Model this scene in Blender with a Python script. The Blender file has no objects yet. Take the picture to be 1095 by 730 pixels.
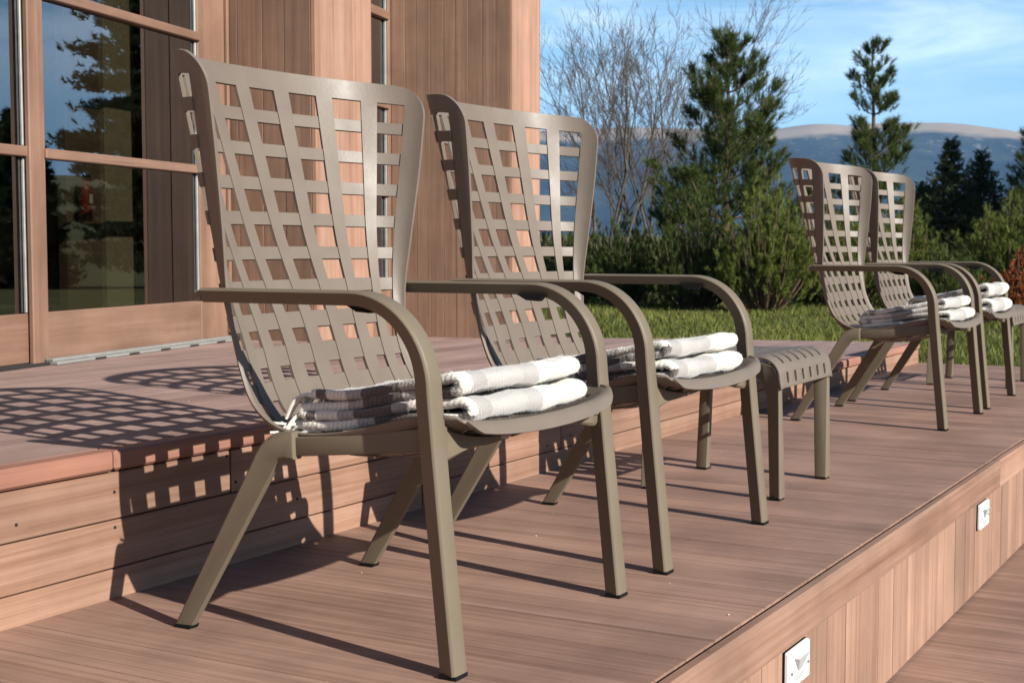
import bpy, bmesh, math, random
import numpy as np
from mathutils import Vector, Matrix

random.seed(7)
RNG = np.random.default_rng(11)
R = math.radians
S = bpy.context.scene
COL = S.collection

# ------------------------------------------------------------------ scene, camera, light
PSI = R(29.46)                      # the view direction, measured from the terrace's long axis (world X)
PITCH = R(3.84)
CAM_H = 0.74

world = bpy.data.worlds.new("World")
S.world = world
world.use_nodes = True
S.view_settings.view_transform = 'Standard'
S.view_settings.look = 'None'
S.view_settings.gamma = 1.0
S.view_settings.exposure = 0.86
S.view_settings.use_curve_mapping = False
S.cycles.use_denoising = True
S.cycles.max_bounces = 8
S.cycles.transparent_max_bounces = 16
S.cycles.caustics_reflective = False
S.cycles.caustics_refractive = False

cam_d = bpy.data.cameras.new("camera")
cam = bpy.data.objects.new("camera", cam_d)
COL.objects.link(cam)
cam.location = (0, 0, CAM_H)
cam.rotation_euler = (R(90) - PITCH, 0, PSI - R(90))
cam_d.sensor_width = 36
cam_d.lens = 1520 / 1095 * 36
cam_d.clip_start = 0.05
cam_d.clip_end = 30000
cam_d.dof.use_dof = True
cam_d.dof.focus_distance = 3.3
cam_d.dof.aperture_fstop = 13
S.camera = cam

SUN_AZ = R(13.5)                    # shadows run 13 degrees off the +Y direction, towards +X
SUN_EL = R(27.8)
tosun = Vector((-math.sin(SUN_AZ) * math.cos(SUN_EL), -math.cos(SUN_AZ) * math.cos(SUN_EL), math.sin(SUN_EL)))
sun_d = bpy.data.lights.new("sun", 'SUN')
sun_d.energy = 4.9
sun_d.angle = R(0.53)
sun_d.color = (1.0, 0.955, 0.88)
sun = bpy.data.objects.new("sun", sun_d)
COL.objects.link(sun)
sun.rotation_euler = tosun.to_track_quat('Z', 'Y').to_euler()
sun.location = (0, -5, 8)


class NT:
    """small helper for node trees"""
    def __init__(self, tree):
        self.t = tree
        self.t.nodes.clear()

    def n(self, kind, ins=None, **props):
        nd = self.t.nodes.new(kind)
        for k, v in props.items():
            setattr(nd, k, v)
        for k, v in (ins or {}).items():
            s = nd.inputs[k]
            if hasattr(v, 'is_linked') or isinstance(v, bpy.types.NodeSocket):
                self.t.links.new(v, s)
            else:
                s.default_value = v
        return nd

    def link(self, a, b):
        self.t.links.new(a, b)

    def math(self, op, a, b=0.0, clamp=False):
        nd = self.n('ShaderNodeMath', {0: a, 1: b}, operation=op)
        nd.use_clamp = clamp
        return nd.outputs[0]

    def mix(self, fac, a, b, blend='MIX'):
        nd = self.t.nodes.new('ShaderNodeMix')
        nd.data_type = 'RGBA'
        nd.blend_type = blend
        for sock, v in ((nd.inputs[0], fac), (nd.inputs[6], a), (nd.inputs[7], b)):
            if isinstance(v, bpy.types.NodeSocket):
                self.t.links.new(v, sock)
            else:
                if sock.type == 'RGBA' and len(v) == 3:
                    v = (*v, 1)
                sock.default_value = v
        return nd.outputs[2]

    def ramp(self, fac, stops, interp='LINEAR'):
        nd = self.n('ShaderNodeValToRGB', {0: fac})
        cr = nd.color_ramp
        cr.interpolation = interp
        while len(cr.elements) < len(stops):
            cr.elements.new(0.5)
        for e, (p, c) in zip(cr.elements, stops):
            e.position = p
            e.color = (*c, 1) if len(c) == 3 else c
        return nd.outputs[0]


# ---- sky: Nishita air plus thin real cirrus by direction
w = NT(world.node_tree)
sky = w.n('ShaderNodeTexSky', sky_type='NISHITA', sun_disc=False, sun_elevation=SUN_EL,
          sun_rotation=math.atan2(tosun.x, tosun.y), altitude=900.0, air_density=1.0, dust_density=0.7, ozone_density=3.0)
tc = w.n('ShaderNodeTexCoord')
sep = w.n('ShaderNodeSeparateXYZ', {0: tc.outputs['Generated']})
mp = w.n('ShaderNodeMapping', {0: tc.outputs['Generated'], 'Rotation': (0.0, 0.10, R(25)), 'Scale': (2.2, 2.2, 11.0)})
nz = w.n('ShaderNodeTexNoise', {'Vector': mp.outputs[0], 'Scale': 2.1, 'Detail': 7.0, 'Roughness': 0.62, 'Distortion': 0.5})
cl = w.n('ShaderNodeMapRange', {0: nz.outputs[0], 1: 0.38, 2: 0.62})
el = w.n('ShaderNodeMapRange', {0: sep.outputs[2], 1: 0.065, 2: 0.135}, interpolation_type='SMOOTHSTEP')
hi = w.n('ShaderNodeMapRange', {0: sep.outputs[2], 1: 0.22, 2: 0.42, 3: 1.0, 4: 0.0}, interpolation_type='SMOOTHSTEP')
fac = w.math('MULTIPLY', w.math('MULTIPLY', w.math('MULTIPLY', cl.outputs[0], el.outputs[0]), 0.70), hi.outputs[0])
skyc = w.n('ShaderNodeHueSaturation', {'Color': sky.outputs[0], 'Saturation': 1.2})
cloud = w.mix(fac, skyc.outputs[0], (11.5, 12.6, 14.0))
veil = w.n('ShaderNodeMapRange', {0: sep.outputs[2], 1: 0.0, 2: 0.34, 3: 0.58, 4: 0.0}, interpolation_type='SMOOTHSTEP')
cloud = w.mix(veil.outputs[0], cloud, (6.6, 12.0, 17.2))
bg = w.n('ShaderNodeBackground', {0: cloud, 1: 0.056})
wo = w.n('ShaderNodeOutputWorld', {0: bg.outputs[0]})


# ------------------------------------------------------------------ materials
def new_mat(name):
    m = bpy.data.materials.new(name)
    m.use_nodes = True
    return m, NT(m.node_tree)


def wood(name, base, light, dark, axis='X', rough=0.62, streak=60.0, tint_amt=0.35, blotch=0.5, bump=0.25, knots=False):
    m, t = new_mat(name)
    tcn = t.n('ShaderNodeTexCoord')
    sc = {'X': (1.3, streak, streak), 'Y': (streak, 1.3, streak), 'Z': (streak, streak, 1.3)}[axis]
    att = t.n('ShaderNodeAttribute', attribute_name='tint')
    off = t.n('ShaderNodeVectorMath', {0: tcn.outputs['Object'], 1: att.outputs['Color']}, operation='ADD')
    m1 = t.n('ShaderNodeMapping', {0: off.outputs[0], 'Scale': sc})
    n1 = t.n('ShaderNodeTexNoise', {'Vector': m1.outputs[0], 'Scale': 1.0, 'Detail': 8.0, 'Roughness': 0.7, 'Distortion': 0.4})
    sc2 = tuple(v * 0.22 for v in sc)
    m2 = t.n('ShaderNodeMapping', {0: off.outputs[0], 'Scale': sc2})
    n2 = t.n('ShaderNodeTexNoise', {'Vector': m2.outputs[0], 'Scale': 1.0, 'Detail': 3.0, 'Roughness': 0.55, 'Distortion': 1.2})
    n3 = t.n('ShaderNodeTexNoise', {'Vector': tcn.outputs['Object'], 'Scale': 3.1, 'Detail': 4.0, 'Roughness': 0.6})
    f = t.math('ADD', t.math('MULTIPLY', n1.outputs[0], 0.5), t.math('MULTIPLY', n2.outputs[0], 0.5))
    c = t.ramp(f, [(0.34, dark), (0.5, base), (0.66, light)])
    dirt = t.n('ShaderNodeMapRange', {0: n3.outputs[0], 1: 0.3, 2: 0.7, 3: 1.0 - 0.28 * blotch, 4: 1.0 + 0.16 * blotch})
    tv = t.n('ShaderNodeMapRange', {0: att.outputs['Fac'], 1: 0.0, 2: 1.0, 3: 1.0 - tint_amt, 4: 1.0 + tint_amt * 0.6})
    k = t.math('MULTIPLY', dirt.outputs[0], tv.outputs[0])
    hsv = t.n('ShaderNodeHueSaturation', {'Color': c, 'Value': k})
    sc4 = tuple(v * 1.9 if v > 2 else v * 1.6 for v in sc)
    m4 = t.n('ShaderNodeMapping', {0: off.outputs[0], 'Scale': sc4, 'Location': (3.1, 1.7, 5.3)})
    n4 = t.n('ShaderNodeTexNoise', {'Vector': m4.outputs[0], 'Scale': 1.0, 'Detail': 6.0, 'Roughness': 0.75})
    crack = t.n('ShaderNodeMapRange', {0: n4.outputs[0], 1: 0.585, 2: 0.70, 3: 0.0, 4: 0.55})
    outc = t.mix(crack.outputs[0], hsv.outputs[0], tuple(x * 0.42 for x in dark))
    if knots:
        v = t.n('ShaderNodeTexVoronoi', {'Vector': tcn.outputs['Object'], 'Scale': 5.5, 'Randomness': 1.0})
        kk = t.n('ShaderNodeMapRange', {0: v.outputs['Distance'], 1: 0.012, 2: 0.035, 3: 0.75, 4: 0.0})
        outc = t.mix(kk.outputs[0], outc, tuple(x * 0.25 for x in dark))
    b = t.n('ShaderNodeBump', {'Height': n1.outputs[0], 'Strength': bump, 'Distance': 0.004})
    rg = t.n('ShaderNodeMapRange', {0: n1.outputs[0], 1: 0.3, 2: 0.7, 3: rough - 0.08, 4: rough + 0.12})
    p = t.n('ShaderNodeBsdfPrincipled', {'Base Color': outc, 'Roughness': rg.outputs[0], 'Normal': b.outputs[0]})
    p.inputs['Specular IOR Level'].default_value = 0.35
    t.n('ShaderNodeOutputMaterial', {0: p.outputs[0]})
    return m


def plain(name, col, rough=0.5, metal=0.0, spec=0.5, var=0.08, scale=25.0, bump=0.0):
    m, t = new_mat(name)
    tcn = t.n('ShaderNodeTexCoord')
    n = t.n('ShaderNodeTexNoise', {'Vector': tcn.outputs['Object'], 'Scale': scale, 'Detail': 4.0, 'Roughness': 0.6})
    k = t.n('ShaderNodeMapRange', {0: n.outputs[0], 1: 0.3, 2: 0.7, 3: 1 - var, 4: 1 + var})
    h = t.n('ShaderNodeHueSaturation', {'Color': (*col, 1), 'Value': k.outputs[0]})
    rg = t.n('ShaderNodeMapRange', {0: n.outputs[0], 1: 0.3, 2: 0.7, 3: max(0.02, rough - 0.06), 4: rough + 0.08})
    ins = {'Base Color': h.outputs[0], 'Roughness': rg.outputs[0], 'Metallic': metal}
    if bump:
        n2 = t.n('ShaderNodeTexNoise', {'Vector': tcn.outputs['Object'], 'Scale': scale * 14, 'Detail': 2.0})
        b = t.n('ShaderNodeBump', {'Height': n2.outputs[0], 'Strength': bump, 'Distance': 0.002})
        ins['Normal'] = b.outputs[0]
    p = t.n('ShaderNodeBsdfPrincipled', ins)
    p.inputs['Specular IOR Level'].default_value = spec
    t.n('ShaderNodeOutputMaterial', {0: p.outputs[0]})
    return m


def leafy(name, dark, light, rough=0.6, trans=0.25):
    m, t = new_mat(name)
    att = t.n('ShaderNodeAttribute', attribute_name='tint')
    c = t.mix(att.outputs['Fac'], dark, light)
    d = t.n('ShaderNodeBsdfPrincipled', {'Base Color': c, 'Roughness': rough})
    d.inputs['Specular IOR Level'].default_value = 0.3
    tr = t.n('ShaderNodeBsdfTranslucent', {0: c})
    mx = t.n('ShaderNodeMixShader', {0: trans, 1: d.outputs[0], 2: tr.outputs[0]})
    t.n('ShaderNodeOutputMaterial', {0: mx.outputs[0]})
    return m


M = {}
M['deck'] = wood('deck_composite', (0.272, 0.163, 0.118), (0.345, 0.216, 0.163), (0.186, 0.104, 0.072), 'Y', 0.6, 125, 0.13, 0.9, 0.25)
M['deck_high'] = wood('deck_composite_upper', (0.305, 0.202, 0.170), (0.385, 0.268, 0.232), (0.225, 0.142, 0.117), 'X', 0.62, 60, 0.16, 0.7, 0.3)
M['riser'] = wood('riser_board', (0.295, 0.168, 0.113), (0.365, 0.228, 0.162), (0.205, 0.104, 0.064), 'X', 0.6, 85, 0.22, 0.8, 0.25, True)
M['fascia'] = wood('fascia_board', (0.30, 0.142, 0.098), (0.37, 0.195, 0.14), (0.22, 0.092, 0.06), 'X', 0.6, 42, 0.15, 0.6, 0.25)
M['clad'] = wood('vertical_cladding', (0.31, 0.178, 0.118), (0.39, 0.245, 0.172), (0.22, 0.116, 0.072), 'Z', 0.6, 55, 0.28, 0.7, 0.25)
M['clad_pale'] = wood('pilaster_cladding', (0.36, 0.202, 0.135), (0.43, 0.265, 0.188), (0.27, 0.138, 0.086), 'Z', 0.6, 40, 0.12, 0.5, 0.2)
M['clad_kerb'] = wood('kerb_cladding', (0.285, 0.168, 0.115), (0.345, 0.217, 0.156), (0.205, 0.110, 0.070), 'Z', 0.6, 105, 0.22, 0.7, 0.25)
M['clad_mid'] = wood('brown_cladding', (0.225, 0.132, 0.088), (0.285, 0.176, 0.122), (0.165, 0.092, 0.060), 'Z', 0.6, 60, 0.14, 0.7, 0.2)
M['clad_dark'] = wood('dark_brown_cladding', (0.175, 0.100, 0.066), (0.23, 0.14, 0.095), (0.115, 0.062, 0.040), 'Z', 0.6, 60, 0.25, 0.8, 0.25)  # darkest of the brown cladding tones, for the first pilaster's return
M['frame_wood'] = wood('door_frame_timber', (0.212, 0.121, 0.081), (0.26, 0.157, 0.110), (0.16, 0.087, 0.056), 'Z', 0.55, 30, 0.1, 0.8, 0.15)
M['rail_wood'] = wood('door_rail_timber', (0.212, 0.121, 0.081), (0.26, 0.157, 0.110), (0.16, 0.087, 0.056), 'X', 0.55, 30, 0.1, 0.8, 0.15)
M['resin'] = plain('taupe_resin', (0.145, 0.116, 0.090), 0.47, 0.0, 0.38, 0.06, 9.0, 0.15)
M['resin_frame'] = plain('olive_taupe_coated_metal', (0.145, 0.117, 0.081), 0.48, 0.0, 0.22, 0.05, 9.0, 0.06)
M['black_rubber'] = plain('black_rubber', (0.005, 0.005, 0.005), 0.8, 0, 0.2)
M['white_plastic'] = plain('white_plastic', (0.80, 0.80, 0.78), 0.35, 0, 0.5, 0.02)
M['lens'] = plain('frosted_lens', (0.40, 0.43, 0.42), 0.3, 0, 0.5, 0.05)
M['screw'] = plain('steel_screw', (0.35, 0.35, 0.36), 0.4, 0.8)
M['gap_dark'] = plain('dark_underside', (0.016, 0.012, 0.010), 0.9)
M['gap_brown'] = plain('shaded_joist_timber', (0.075, 0.046, 0.035), 0.9)
M['alu'] = plain('grey_aluminium', (0.30, 0.30, 0.28), 0.4, 0.3, 0.5, 0.08)
M['interior'] = plain('interior_floor_timber', (0.22, 0.17, 0.13), 0.8)
M['interior_brown'] = plain('interior_brown_panel', (0.19, 0.115, 0.085), 0.6)
M['khaki'] = plain('interior_khaki_panel', (0.46, 0.38, 0.27), 0.7)
M['red'] = plain('red_paint', (0.34, 0.022, 0.014), 0.35)
M['roof'] = plain('roof_metal', (0.10, 0.095, 0.09), 0.6)
M['bark'] = plain('pine_bark', (0.115, 0.075, 0.05), 0.9, 0, 0.2, 0.3, 40)
M['bark_pale'] = plain('bare_branch_bark', (0.098, 0.078, 0.062), 0.85, 0, 0.2, 0.3, 30)
M['needle'] = leafy('pine_needles', (0.030, 0.048, 0.010), (0.110, 0.138, 0.032))
M['needle_bright'] = leafy('mountain_pine_needles', (0.050, 0.076, 0.010), (0.190, 0.218, 0.042))
M['needle_dark'] = leafy('spruce_needles', (0.020, 0.034, 0.012), (0.070, 0.094, 0.034))
M['rust_leaf'] = leafy('rust_leaves', (0.15, 0.045, 0.016), (0.42, 0.14, 0.045))
M['dry_leaf'] = leafy('dry_leaves', (0.085, 0.055, 0.028), (0.19, 0.135, 0.07))
M['grass'] = leafy('grass_blades', (0.065, 0.088, 0.013), (0.215, 0.225, 0.045), 0.6, 0.35)

# glass: coated pane, part mirror of the sky and trees, part look into the room
m, t = new_mat('coated_glass')
geo = t.n('ShaderNodeNewGeometry')
fr0 = t.n('ShaderNodeFresnel', {'IOR': 2.4})
fr1 = t.math('MULTIPLY', t.math('MULTIPLY', fr0.outputs[0], 1.45, True), t.math('SUBTRACT', 1.0, geo.outputs['Backfacing']))
tr = t.n('ShaderNodeBsdfTransparent', {0: (0.54, 0.54, 0.50, 1)})
gl = t.n('ShaderNodeBsdfGlossy', {0: (0.92, 0.96, 1.0, 1), 'Roughness': 0.004})
mx = t.n('ShaderNodeMixShader', {0: fr1, 1: tr.outputs[0], 2: gl.outputs[0]})
t.n('ShaderNodeOutputMaterial', {0: mx.outputs[0]})
M['glass'] = m


def wool(name, tone):
    """plaid wool in cream, grey and taupe; the stripes follow the cloth's own UV (along and across the fold path)"""
    m, t = new_mat(name)
    uv = t.n('ShaderNodeUVMap', uv_map='cloth')
    s = t.n('ShaderNodeSeparateXYZ', {0: uv.outputs[0]})
    nz_ = t.n('ShaderNodeTexNoise', {'Vector': uv.outputs[0], 'Scale': 60.0, 'Detail': 3.0})
    wob = t.math('MULTIPLY', t.math('SUBTRACT', nz_.outputs[0], 0.5), 0.022)
    cream, grey, taupe = (0.66, 0.635, 0.56), (0.34, 0.322, 0.30), (0.105, 0.088, 0.080)
    if tone > 0.5:
        taupe, grey = (0.33, 0.31, 0.29), (0.54, 0.52, 0.49)
    a = t.math('FRACT', t.math('ADD', t.math('MULTIPLY', t.math('ADD', s.outputs[0], wob), 2.75), 0.02))
    ca = t.ramp(a, [(0.0, cream), (0.36, grey), (0.46, taupe), (0.70, grey), (0.80, cream), (0.93, taupe)], 'CONSTANT')
    b = t.math('ADD', s.outputs[1], wob)
    # across the blanket: the dark stripes lie at the rear/near side, the cream field at the far side
    cb = t.ramp(t.math('ADD', b, 0.5), [(0.0, grey), (0.30, (0.44, 0.42, 0.39)), (0.43, (0.40, 0.38, 0.355)), (0.485, cream), (0.82, cream)], 'CONSTANT')
    f = t.n('ShaderNodeMapRange', {0: b, 1: -0.262, 2: -0.252})
    mixed = t.mix(f.outputs[0], ca, cb)
    side_w = t.n('ShaderNodeMapRange', {0: b, 1: -0.25, 2: -0.12, 3: 0.26, 4: 0.05})
    yarn = t.n('ShaderNodeTexWave', {'Vector': uv.outputs[0], 'Scale': 62.0, 'Distortion': 2.2, 'Detail': 2.0, 'Detail Scale': 3.0},
               wave_type='BANDS', bands_direction='DIAGONAL')
    fib = t.n('ShaderNodeTexNoise', {'Vector': uv.outputs[0], 'Scale': 420.0, 'Detail': 3.0, 'Roughness': 0.7})
    val = t.math('ADD', t.math('MULTIPLY', yarn.outputs[1], side_w.outputs[0]), t.math('MULTIPLY', fib.outputs[0], 0.5))
    k = t.n('ShaderNodeMapRange', {0: val, 1: 0.14, 2: 0.46, 3: 0.74, 4: 1.08})
    hh = t.n('ShaderNodeHueSaturation', {'Color': mixed, 'Value': k.outputs[0]})
    bp = t.n('ShaderNodeBump', {'Height': val, 'Strength': 0.6, 'Distance': 0.004})
    p = t.n('ShaderNodeBsdfPrincipled', {'Base Color': hh.outputs[0], 'Roughness': 0.95, 'Normal': bp.outputs[0]})
    p.inputs['Specular IOR Level'].default_value = 0.1
    p.inputs['Sheen Weight'].default_value = 0.35
    p.inputs['Sheen Roughness'].default_value = 0.5
    t.n('ShaderNodeOutputMaterial', {0: p.outputs[0]})
    return m


M['wool'] = wool('plaid_wool', 0.0)
M['wool_pale'] = wool('pale_plaid_wool', 1.0)
M['fringe'] = plain('cream_wool_fringe', (0.64, 0.61, 0.53), 0.95, 0, 0.1, 0.2, 60)


# ------------------------------------------------------------------ mesh helpers
def link(name, mesh, mat=None, parent=None):
    o = bpy.data.objects.new(name, mesh)
    COL.objects.link(o)
    if mat is not None:
        mesh.materials.append(mat)
    if parent is not None:
        o.parent = parent
    return o


def obj(name, bm, mat, parent=None, smooth=None):
    bmesh.ops.recalc_face_normals(bm, faces=bm.faces[:])
    me = bpy.data.meshes.new(name)
    if smooth is not None:
        for f in bm.faces:
            f.smooth = True
    bm.to_mesh(me)
    bm.free()
    if smooth is not None:
        me.set_sharp_from_angle(angle=R(smooth))
    return link(name, me, mat, parent)


def arr_obj(name, verts, faces, mat, parent=None, tint=None, smooth=False):
    """verts (n,3) array, faces (m,k) array of one size; tint per vertex"""
    me = bpy.data.meshes.new(name)
    verts = np.asarray(verts, dtype=np.float32)
    faces = np.asarray(faces, dtype=np.int32)
    k = faces.shape[1]
    me.vertices.add(len(verts))
    me.vertices.foreach_set('co', verts.ravel())
    me.loops.add(faces.size)
    me.loops.foreach_set('vertex_index', faces.ravel())
    me.polygons.add(len(faces))
    me.polygons.foreach_set('loop_start', np.arange(0, faces.size, k, dtype=np.int32))
    me.polygons.foreach_set('loop_total', np.full(len(faces), k, dtype=np.int32))
    if smooth:
        me.polygons.foreach_set('use_smooth', np.ones(len(faces), dtype=bool))
    me.update(calc_edges=True)
    if tint is not None:
        a = me.attributes.new('tint', 'FLOAT', 'POINT')
        a.data.foreach_set('value', np.asarray(tint, dtype=np.float32))
    me.validate()
    return link(name, me, mat, parent)


def empty(name, loc=(0, 0, 0), rz=0.0):
    o = bpy.data.objects.new(name, None)
    COL.objects.link(o)
    o.location = loc
    o.rotation_euler = (0, 0, rz)
    o.empty_display_size = 0.1
    return o


def tag(o, label=None, cat=None, group=None, kind=None):
    for k, v in (('label', label), ('category', cat), ('group', group), ('kind', kind)):
        if v:
            o[k] = v
    return o


def box(bm, x0, x1, y0, y1, z0, z1, bev=0.0, tint=None):
    lay = (bm.verts.layers.float.get('tint') or bm.verts.layers.float.new('tint')) if tint is not None else None
    vs = [bm.verts.new(p) for p in ((x0, y0, z0), (x1, y0, z0), (x1, y1, z0), (x0, y1, z0),
                                    (x0, y0, z1), (x1, y0, z1), (x1, y1, z1), (x0, y1, z1))]
    fs = [bm.faces.new([vs[i] for i in q]) for q in ((0, 3, 2, 1), (4, 5, 6, 7), (0, 1, 5, 4), (1, 2, 6, 5), (2, 3, 7, 6), (3, 0, 4, 7))]
    if tint is not None:
        for v in vs:
            v[lay] = tint
    if bev:
        es = list({e for f in fs for e in f.edges})
        bmesh.ops.bevel(bm, geom=es, offset=bev, segments=1, affect='EDGES', profile=0.5)
    return vs


def prism(bm, pts, axis, a0, a1, bev=0.0):
    """extrude a polygon given in the plane normal to axis ('X' -> (y,z), 'Y' -> (x,z), 'Z' -> (x,y)) from a0 to a1"""
    def P(p, a):
        return {'X': (a, p[0], p[1]), 'Y': (p[0], a, p[1]), 'Z': (p[0], p[1], a)}[axis]
    lo = [bm.verts.new(P(p, a0)) for p in pts]
    hi = [bm.verts.new(P(p, a1)) for p in pts]
    n = len(pts)
    f0 = bm.faces.new(lo[::-1])
    f1 = bm.faces.new(hi)
    for i in range(n):
        bm.faces.new((lo[i], lo[(i + 1) % n], hi[(i + 1) % n], hi[i]))
    if bev:
        bmesh.ops.recalc_face_normals(bm, faces=bm.faces[:])
        es = list(set(f0.edges) | set(f1.edges))
        bmesh.ops.bevel(bm, geom=es, offset=bev, segments=2, affect='EDGES', profile=0.5)


def sweep(bm, path, frames, prof, scales=None, closed_caps=True):
    """path: list of Vector; frames: list of (u, v) unit vectors; prof: list of (a,b)"""
    rings = []
    for i, p in enumerate(path):
        u, v = frames[i]
        su, sv = scales[i] if scales else (1, 1)
        rings.append([bm.verts.new(p + u * (a * su) + v * (b * sv)) for a, b in prof])
    n = len(prof)
    for r0, r1 in zip(rings, rings[1:]):
        for j in range(n):
            bm.faces.new((r0[j], r0[(j + 1) % n], r1[(j + 1) % n], r1[j]))
    if closed_caps:
        bm.faces.new(rings[0][::-1])
        bm.faces.new(rings[-1])


def tube(bm, pts, rad, sides=6):
    pts = [Vector(p) for p in pts]
    rads = rad if isinstance(rad, (list, tuple)) else [rad] * len(pts)
    fr = []
    up = Vector((0.13, 0.27, 0.95)).normalized()
    for i in range(len(pts)):
        d = (pts[min(i + 1, len(pts) - 1)] - pts[max(i - 1, 0)]).normalized()
        u = d.cross(up)
        if u.length < 1e-3:
            u = d.cross(Vector((1, 0, 0)))
        u.normalize()
        fr.append((u, d.cross(u).normalized()))
    prof = [(math.cos(2 * math.pi * k / sides), math.sin(2 * math.pi * k / sides)) for k in range(sides)]
    sweep(bm, pts, fr, prof, [(r, r) for r in rads])


def catmull(P, n):
    """dense Catmull-Rom through the rows of P (k,d); returns (n,d) with even steps of the first two columns' arclength"""
    P = np.asarray(P, float)
    ext = np.vstack([2 * P[0] - P[1], P, 2 * P[-1] - P[-2]])
    out = []
    for i in range(1, len(ext) - 2):
        p0, p1, p2, p3 = ext[i - 1], ext[i], ext[i + 1], ext[i + 2]
        for tt in np.linspace(0, 1, 24, endpoint=False):
            out.append(0.5 * (2 * p1 + (p2 - p0) * tt + (2 * p0 - 5 * p1 + 4 * p2 - p3) * tt ** 2 + (3 * p1 - p0 - 3 * p2 + p3) * tt ** 3))
    out.append(ext[-2])
    return np.array(out)


# ------------------------------------------------------------------ terrace
# board tint is stored per vertex and read as attribute 'tint'
def boards_along_y(name, x0, x1, y0, y1, ztop, pitch, mat, kind='structure', xmax=None, gap=0.0022, th=0.025):
    bm = bmesh.new()
    x = x0
    while x < x1 - 1e-6:
        xe = min(x + pitch, x1)
        box(bm, x + gap / 2, xe - gap / 2, y0, y1, ztop - th, ztop - random.uniform(0, 0.0008), 0.0, random.random())
        x = xe
    o = obj(name, bm, mat)
    tag(o, kind=kind)
    return o


EDGE_Y, RISER_Y, END_X = 0.959, 2.183, 9.12
boards_along_y('terrace_floor', -2.0, END_X, EDGE_Y + 0.004, RISER_Y + 0.03, 0.0, 0.14, M['deck'])
boards_along_y('lower_terrace_floor', -2.0, 13.0, -5.0, 0.95, -0.40, 0.14, M['deck'])
bm = bmesh.new()
box(bm, -2.0, END_X - 0.004, 0.975, 7.2, -0.46, -0.009)
box(bm, -2.0, 12.99, -5.0, 0.93, -0.50, -0.409)
tag(obj('terrace_base', bm, M['gap_brown']), kind='structure')

# kerb: a flat nosing board over vertical boards
kerb = empty('terrace_kerb', (0, 0.9, -0.4))
tag(kerb, 'low timber kerb of upright boards along the front of the terrace', 'kerb')
kerb['kind'] = 'structure'
bm = bmesh.new()
x = -2.0
while x < END_X:
    xe = min(x + 0.146, END_X)
    box(bm, x + 0.0012, xe - 0.0012, 0.936 + random.uniform(0, 0.0012) - 0.9, 0.955 - 0.9, 0.010, 0.311, 0, random.random())
    x = xe
obj('upright_board', bm, M['clad_kerb'], kerb)
bm = bmesh.new()
for a, b in ((-2.0, 2.05), (2.055, 5.075), (5.083, 8.1), (8.104, END_X)):
    box(bm, a, b, 0.926 - 0.9, 0.953 - 0.9, 0.306, 0.402, 0.005, random.random())
obj('nosing_board', bm, M['riser'], kerb)

# raised step in front of the door: three boards high, and the single low step beyond it
hs = empty('raised_step', (0, RISER_Y, 0))
hs['kind'] = 'structure'
XE = 5.93
bm = bmesh.new()
for (z0, z1), cuts in (((-0.02, 0.0615), (0.9, 3.35)), ((0.0645, 0.1645), (1.45, 4.2)), ((0.1675, 0.2665), (2.535, 4.9))):
    xs = [-2.0, *cuts, XE]
    for a, b in zip(xs, xs[1:]):
        box(bm, a + 0.003, b - 0.003, 0.0, 0.028, z0, z1, 0.002, random.random())
obj('riser_board', bm, M['riser'], hs)
bm = bmesh.new()
for a, b in ((-2.0, 2.16), (2.163, XE)):
    box(bm, a, b, -0.008, 0.05, 0.2705, 0.313, 0.006, random.random())
obj('edge_board', bm, M['fascia'], hs)
bm = bmesh.new()
y = 0.054
while y < 3.2:
    def xe_at(yy):
        return XE - 0.004 - 0.30 * yy
    y1 = y + 0.138
    tn = random.random()
    vs = box(bm, -2.0, 5.9, y, y1 - 0.003, 0.288, 0.312, 0.0, tn)
    for v in vs:
        if v.co.x > 5:
            v.co.x = xe_at(v.co.y)
    y = y1
obj('floor_board', bm, M['deck_high'], hs)
bm = bmesh.new()
box(bm, -1.99, 4.9, 0.03, 3.1, -0.01, 0.286)
obj('dark_underside', bm, M['gap_dark'], hs)
bm = bmesh.new()
vs = box(bm, XE - 0.02, XE, 0.02, 3.2, -0.02, 0.3105)
for v in vs:
    v.co.x -= 0.30 * v.co.y
obj('end_board', bm, M['riser'], hs)

bm = bmesh.new()
for x_, z_ in ((1.905, 0.20), (2.165, 0.225), (2.165, 0.150), (2.52, 0.255), (2.55, 0.19), (3.42, 0.03), (4.1, 0.085), (4.27, 0.10), (1.72, 0.12), (2.78, 0.115), (4.95, 0.22)):
    bmesh.ops.create_cone(bm, cap_ends=True, segments=8, radius1=0.0034, radius2=0.0034, depth=0.003,
                          matrix=Matrix.Translation((x_, -0.0005, z_)) @ Matrix.Rotation(R(90), 4, 'X'))
obj('screw', bm, M['gap_dark'], hs)
ls = empty('low_step', (XE, RISER_Y, 0))
ls['kind'] = 'structure'
L2 = END_X - XE
bm = bmesh.new()
box(bm, 0.002, L2, 0.0, 0.028, -0.02, 0.083, 0.002, 0.6)
obj('riser_board', bm, M['riser'], ls)
bm = bmesh.new()
box(bm, 0.002, 0.9, -0.008, 0.05, 0.0865, 0.130, 0.006, 0.3)
box(bm, 0.903, L2, -0.008, 0.05, 0.0865, 0.130, 0.006, 0.6)
obj('edge_board', bm, M['fascia'], ls)
bm = bmesh.new()
y = 0.053
while y < 4.0:
    tn = random.random()
    vs = box(bm, -1.4, L2, y, y + 0.136, 0.104, 0.1295, 0.0, tn)
    for v in vs:
        v.co.x = (L2 - 0.30 * v.co.y) if v.co.x > 1 else (0.03 - 0.30 * v.co.y)
    y += 0.139
obj('floor_board', bm, M['deck_high'], ls)
bm = bmesh.new()
vs = box(bm, 0.03, L2 - 0.01, 0.03, 4.0, -0.02, 0.102)
for v in vs:
    v.co.x -= 0.30 * v.co.y
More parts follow.
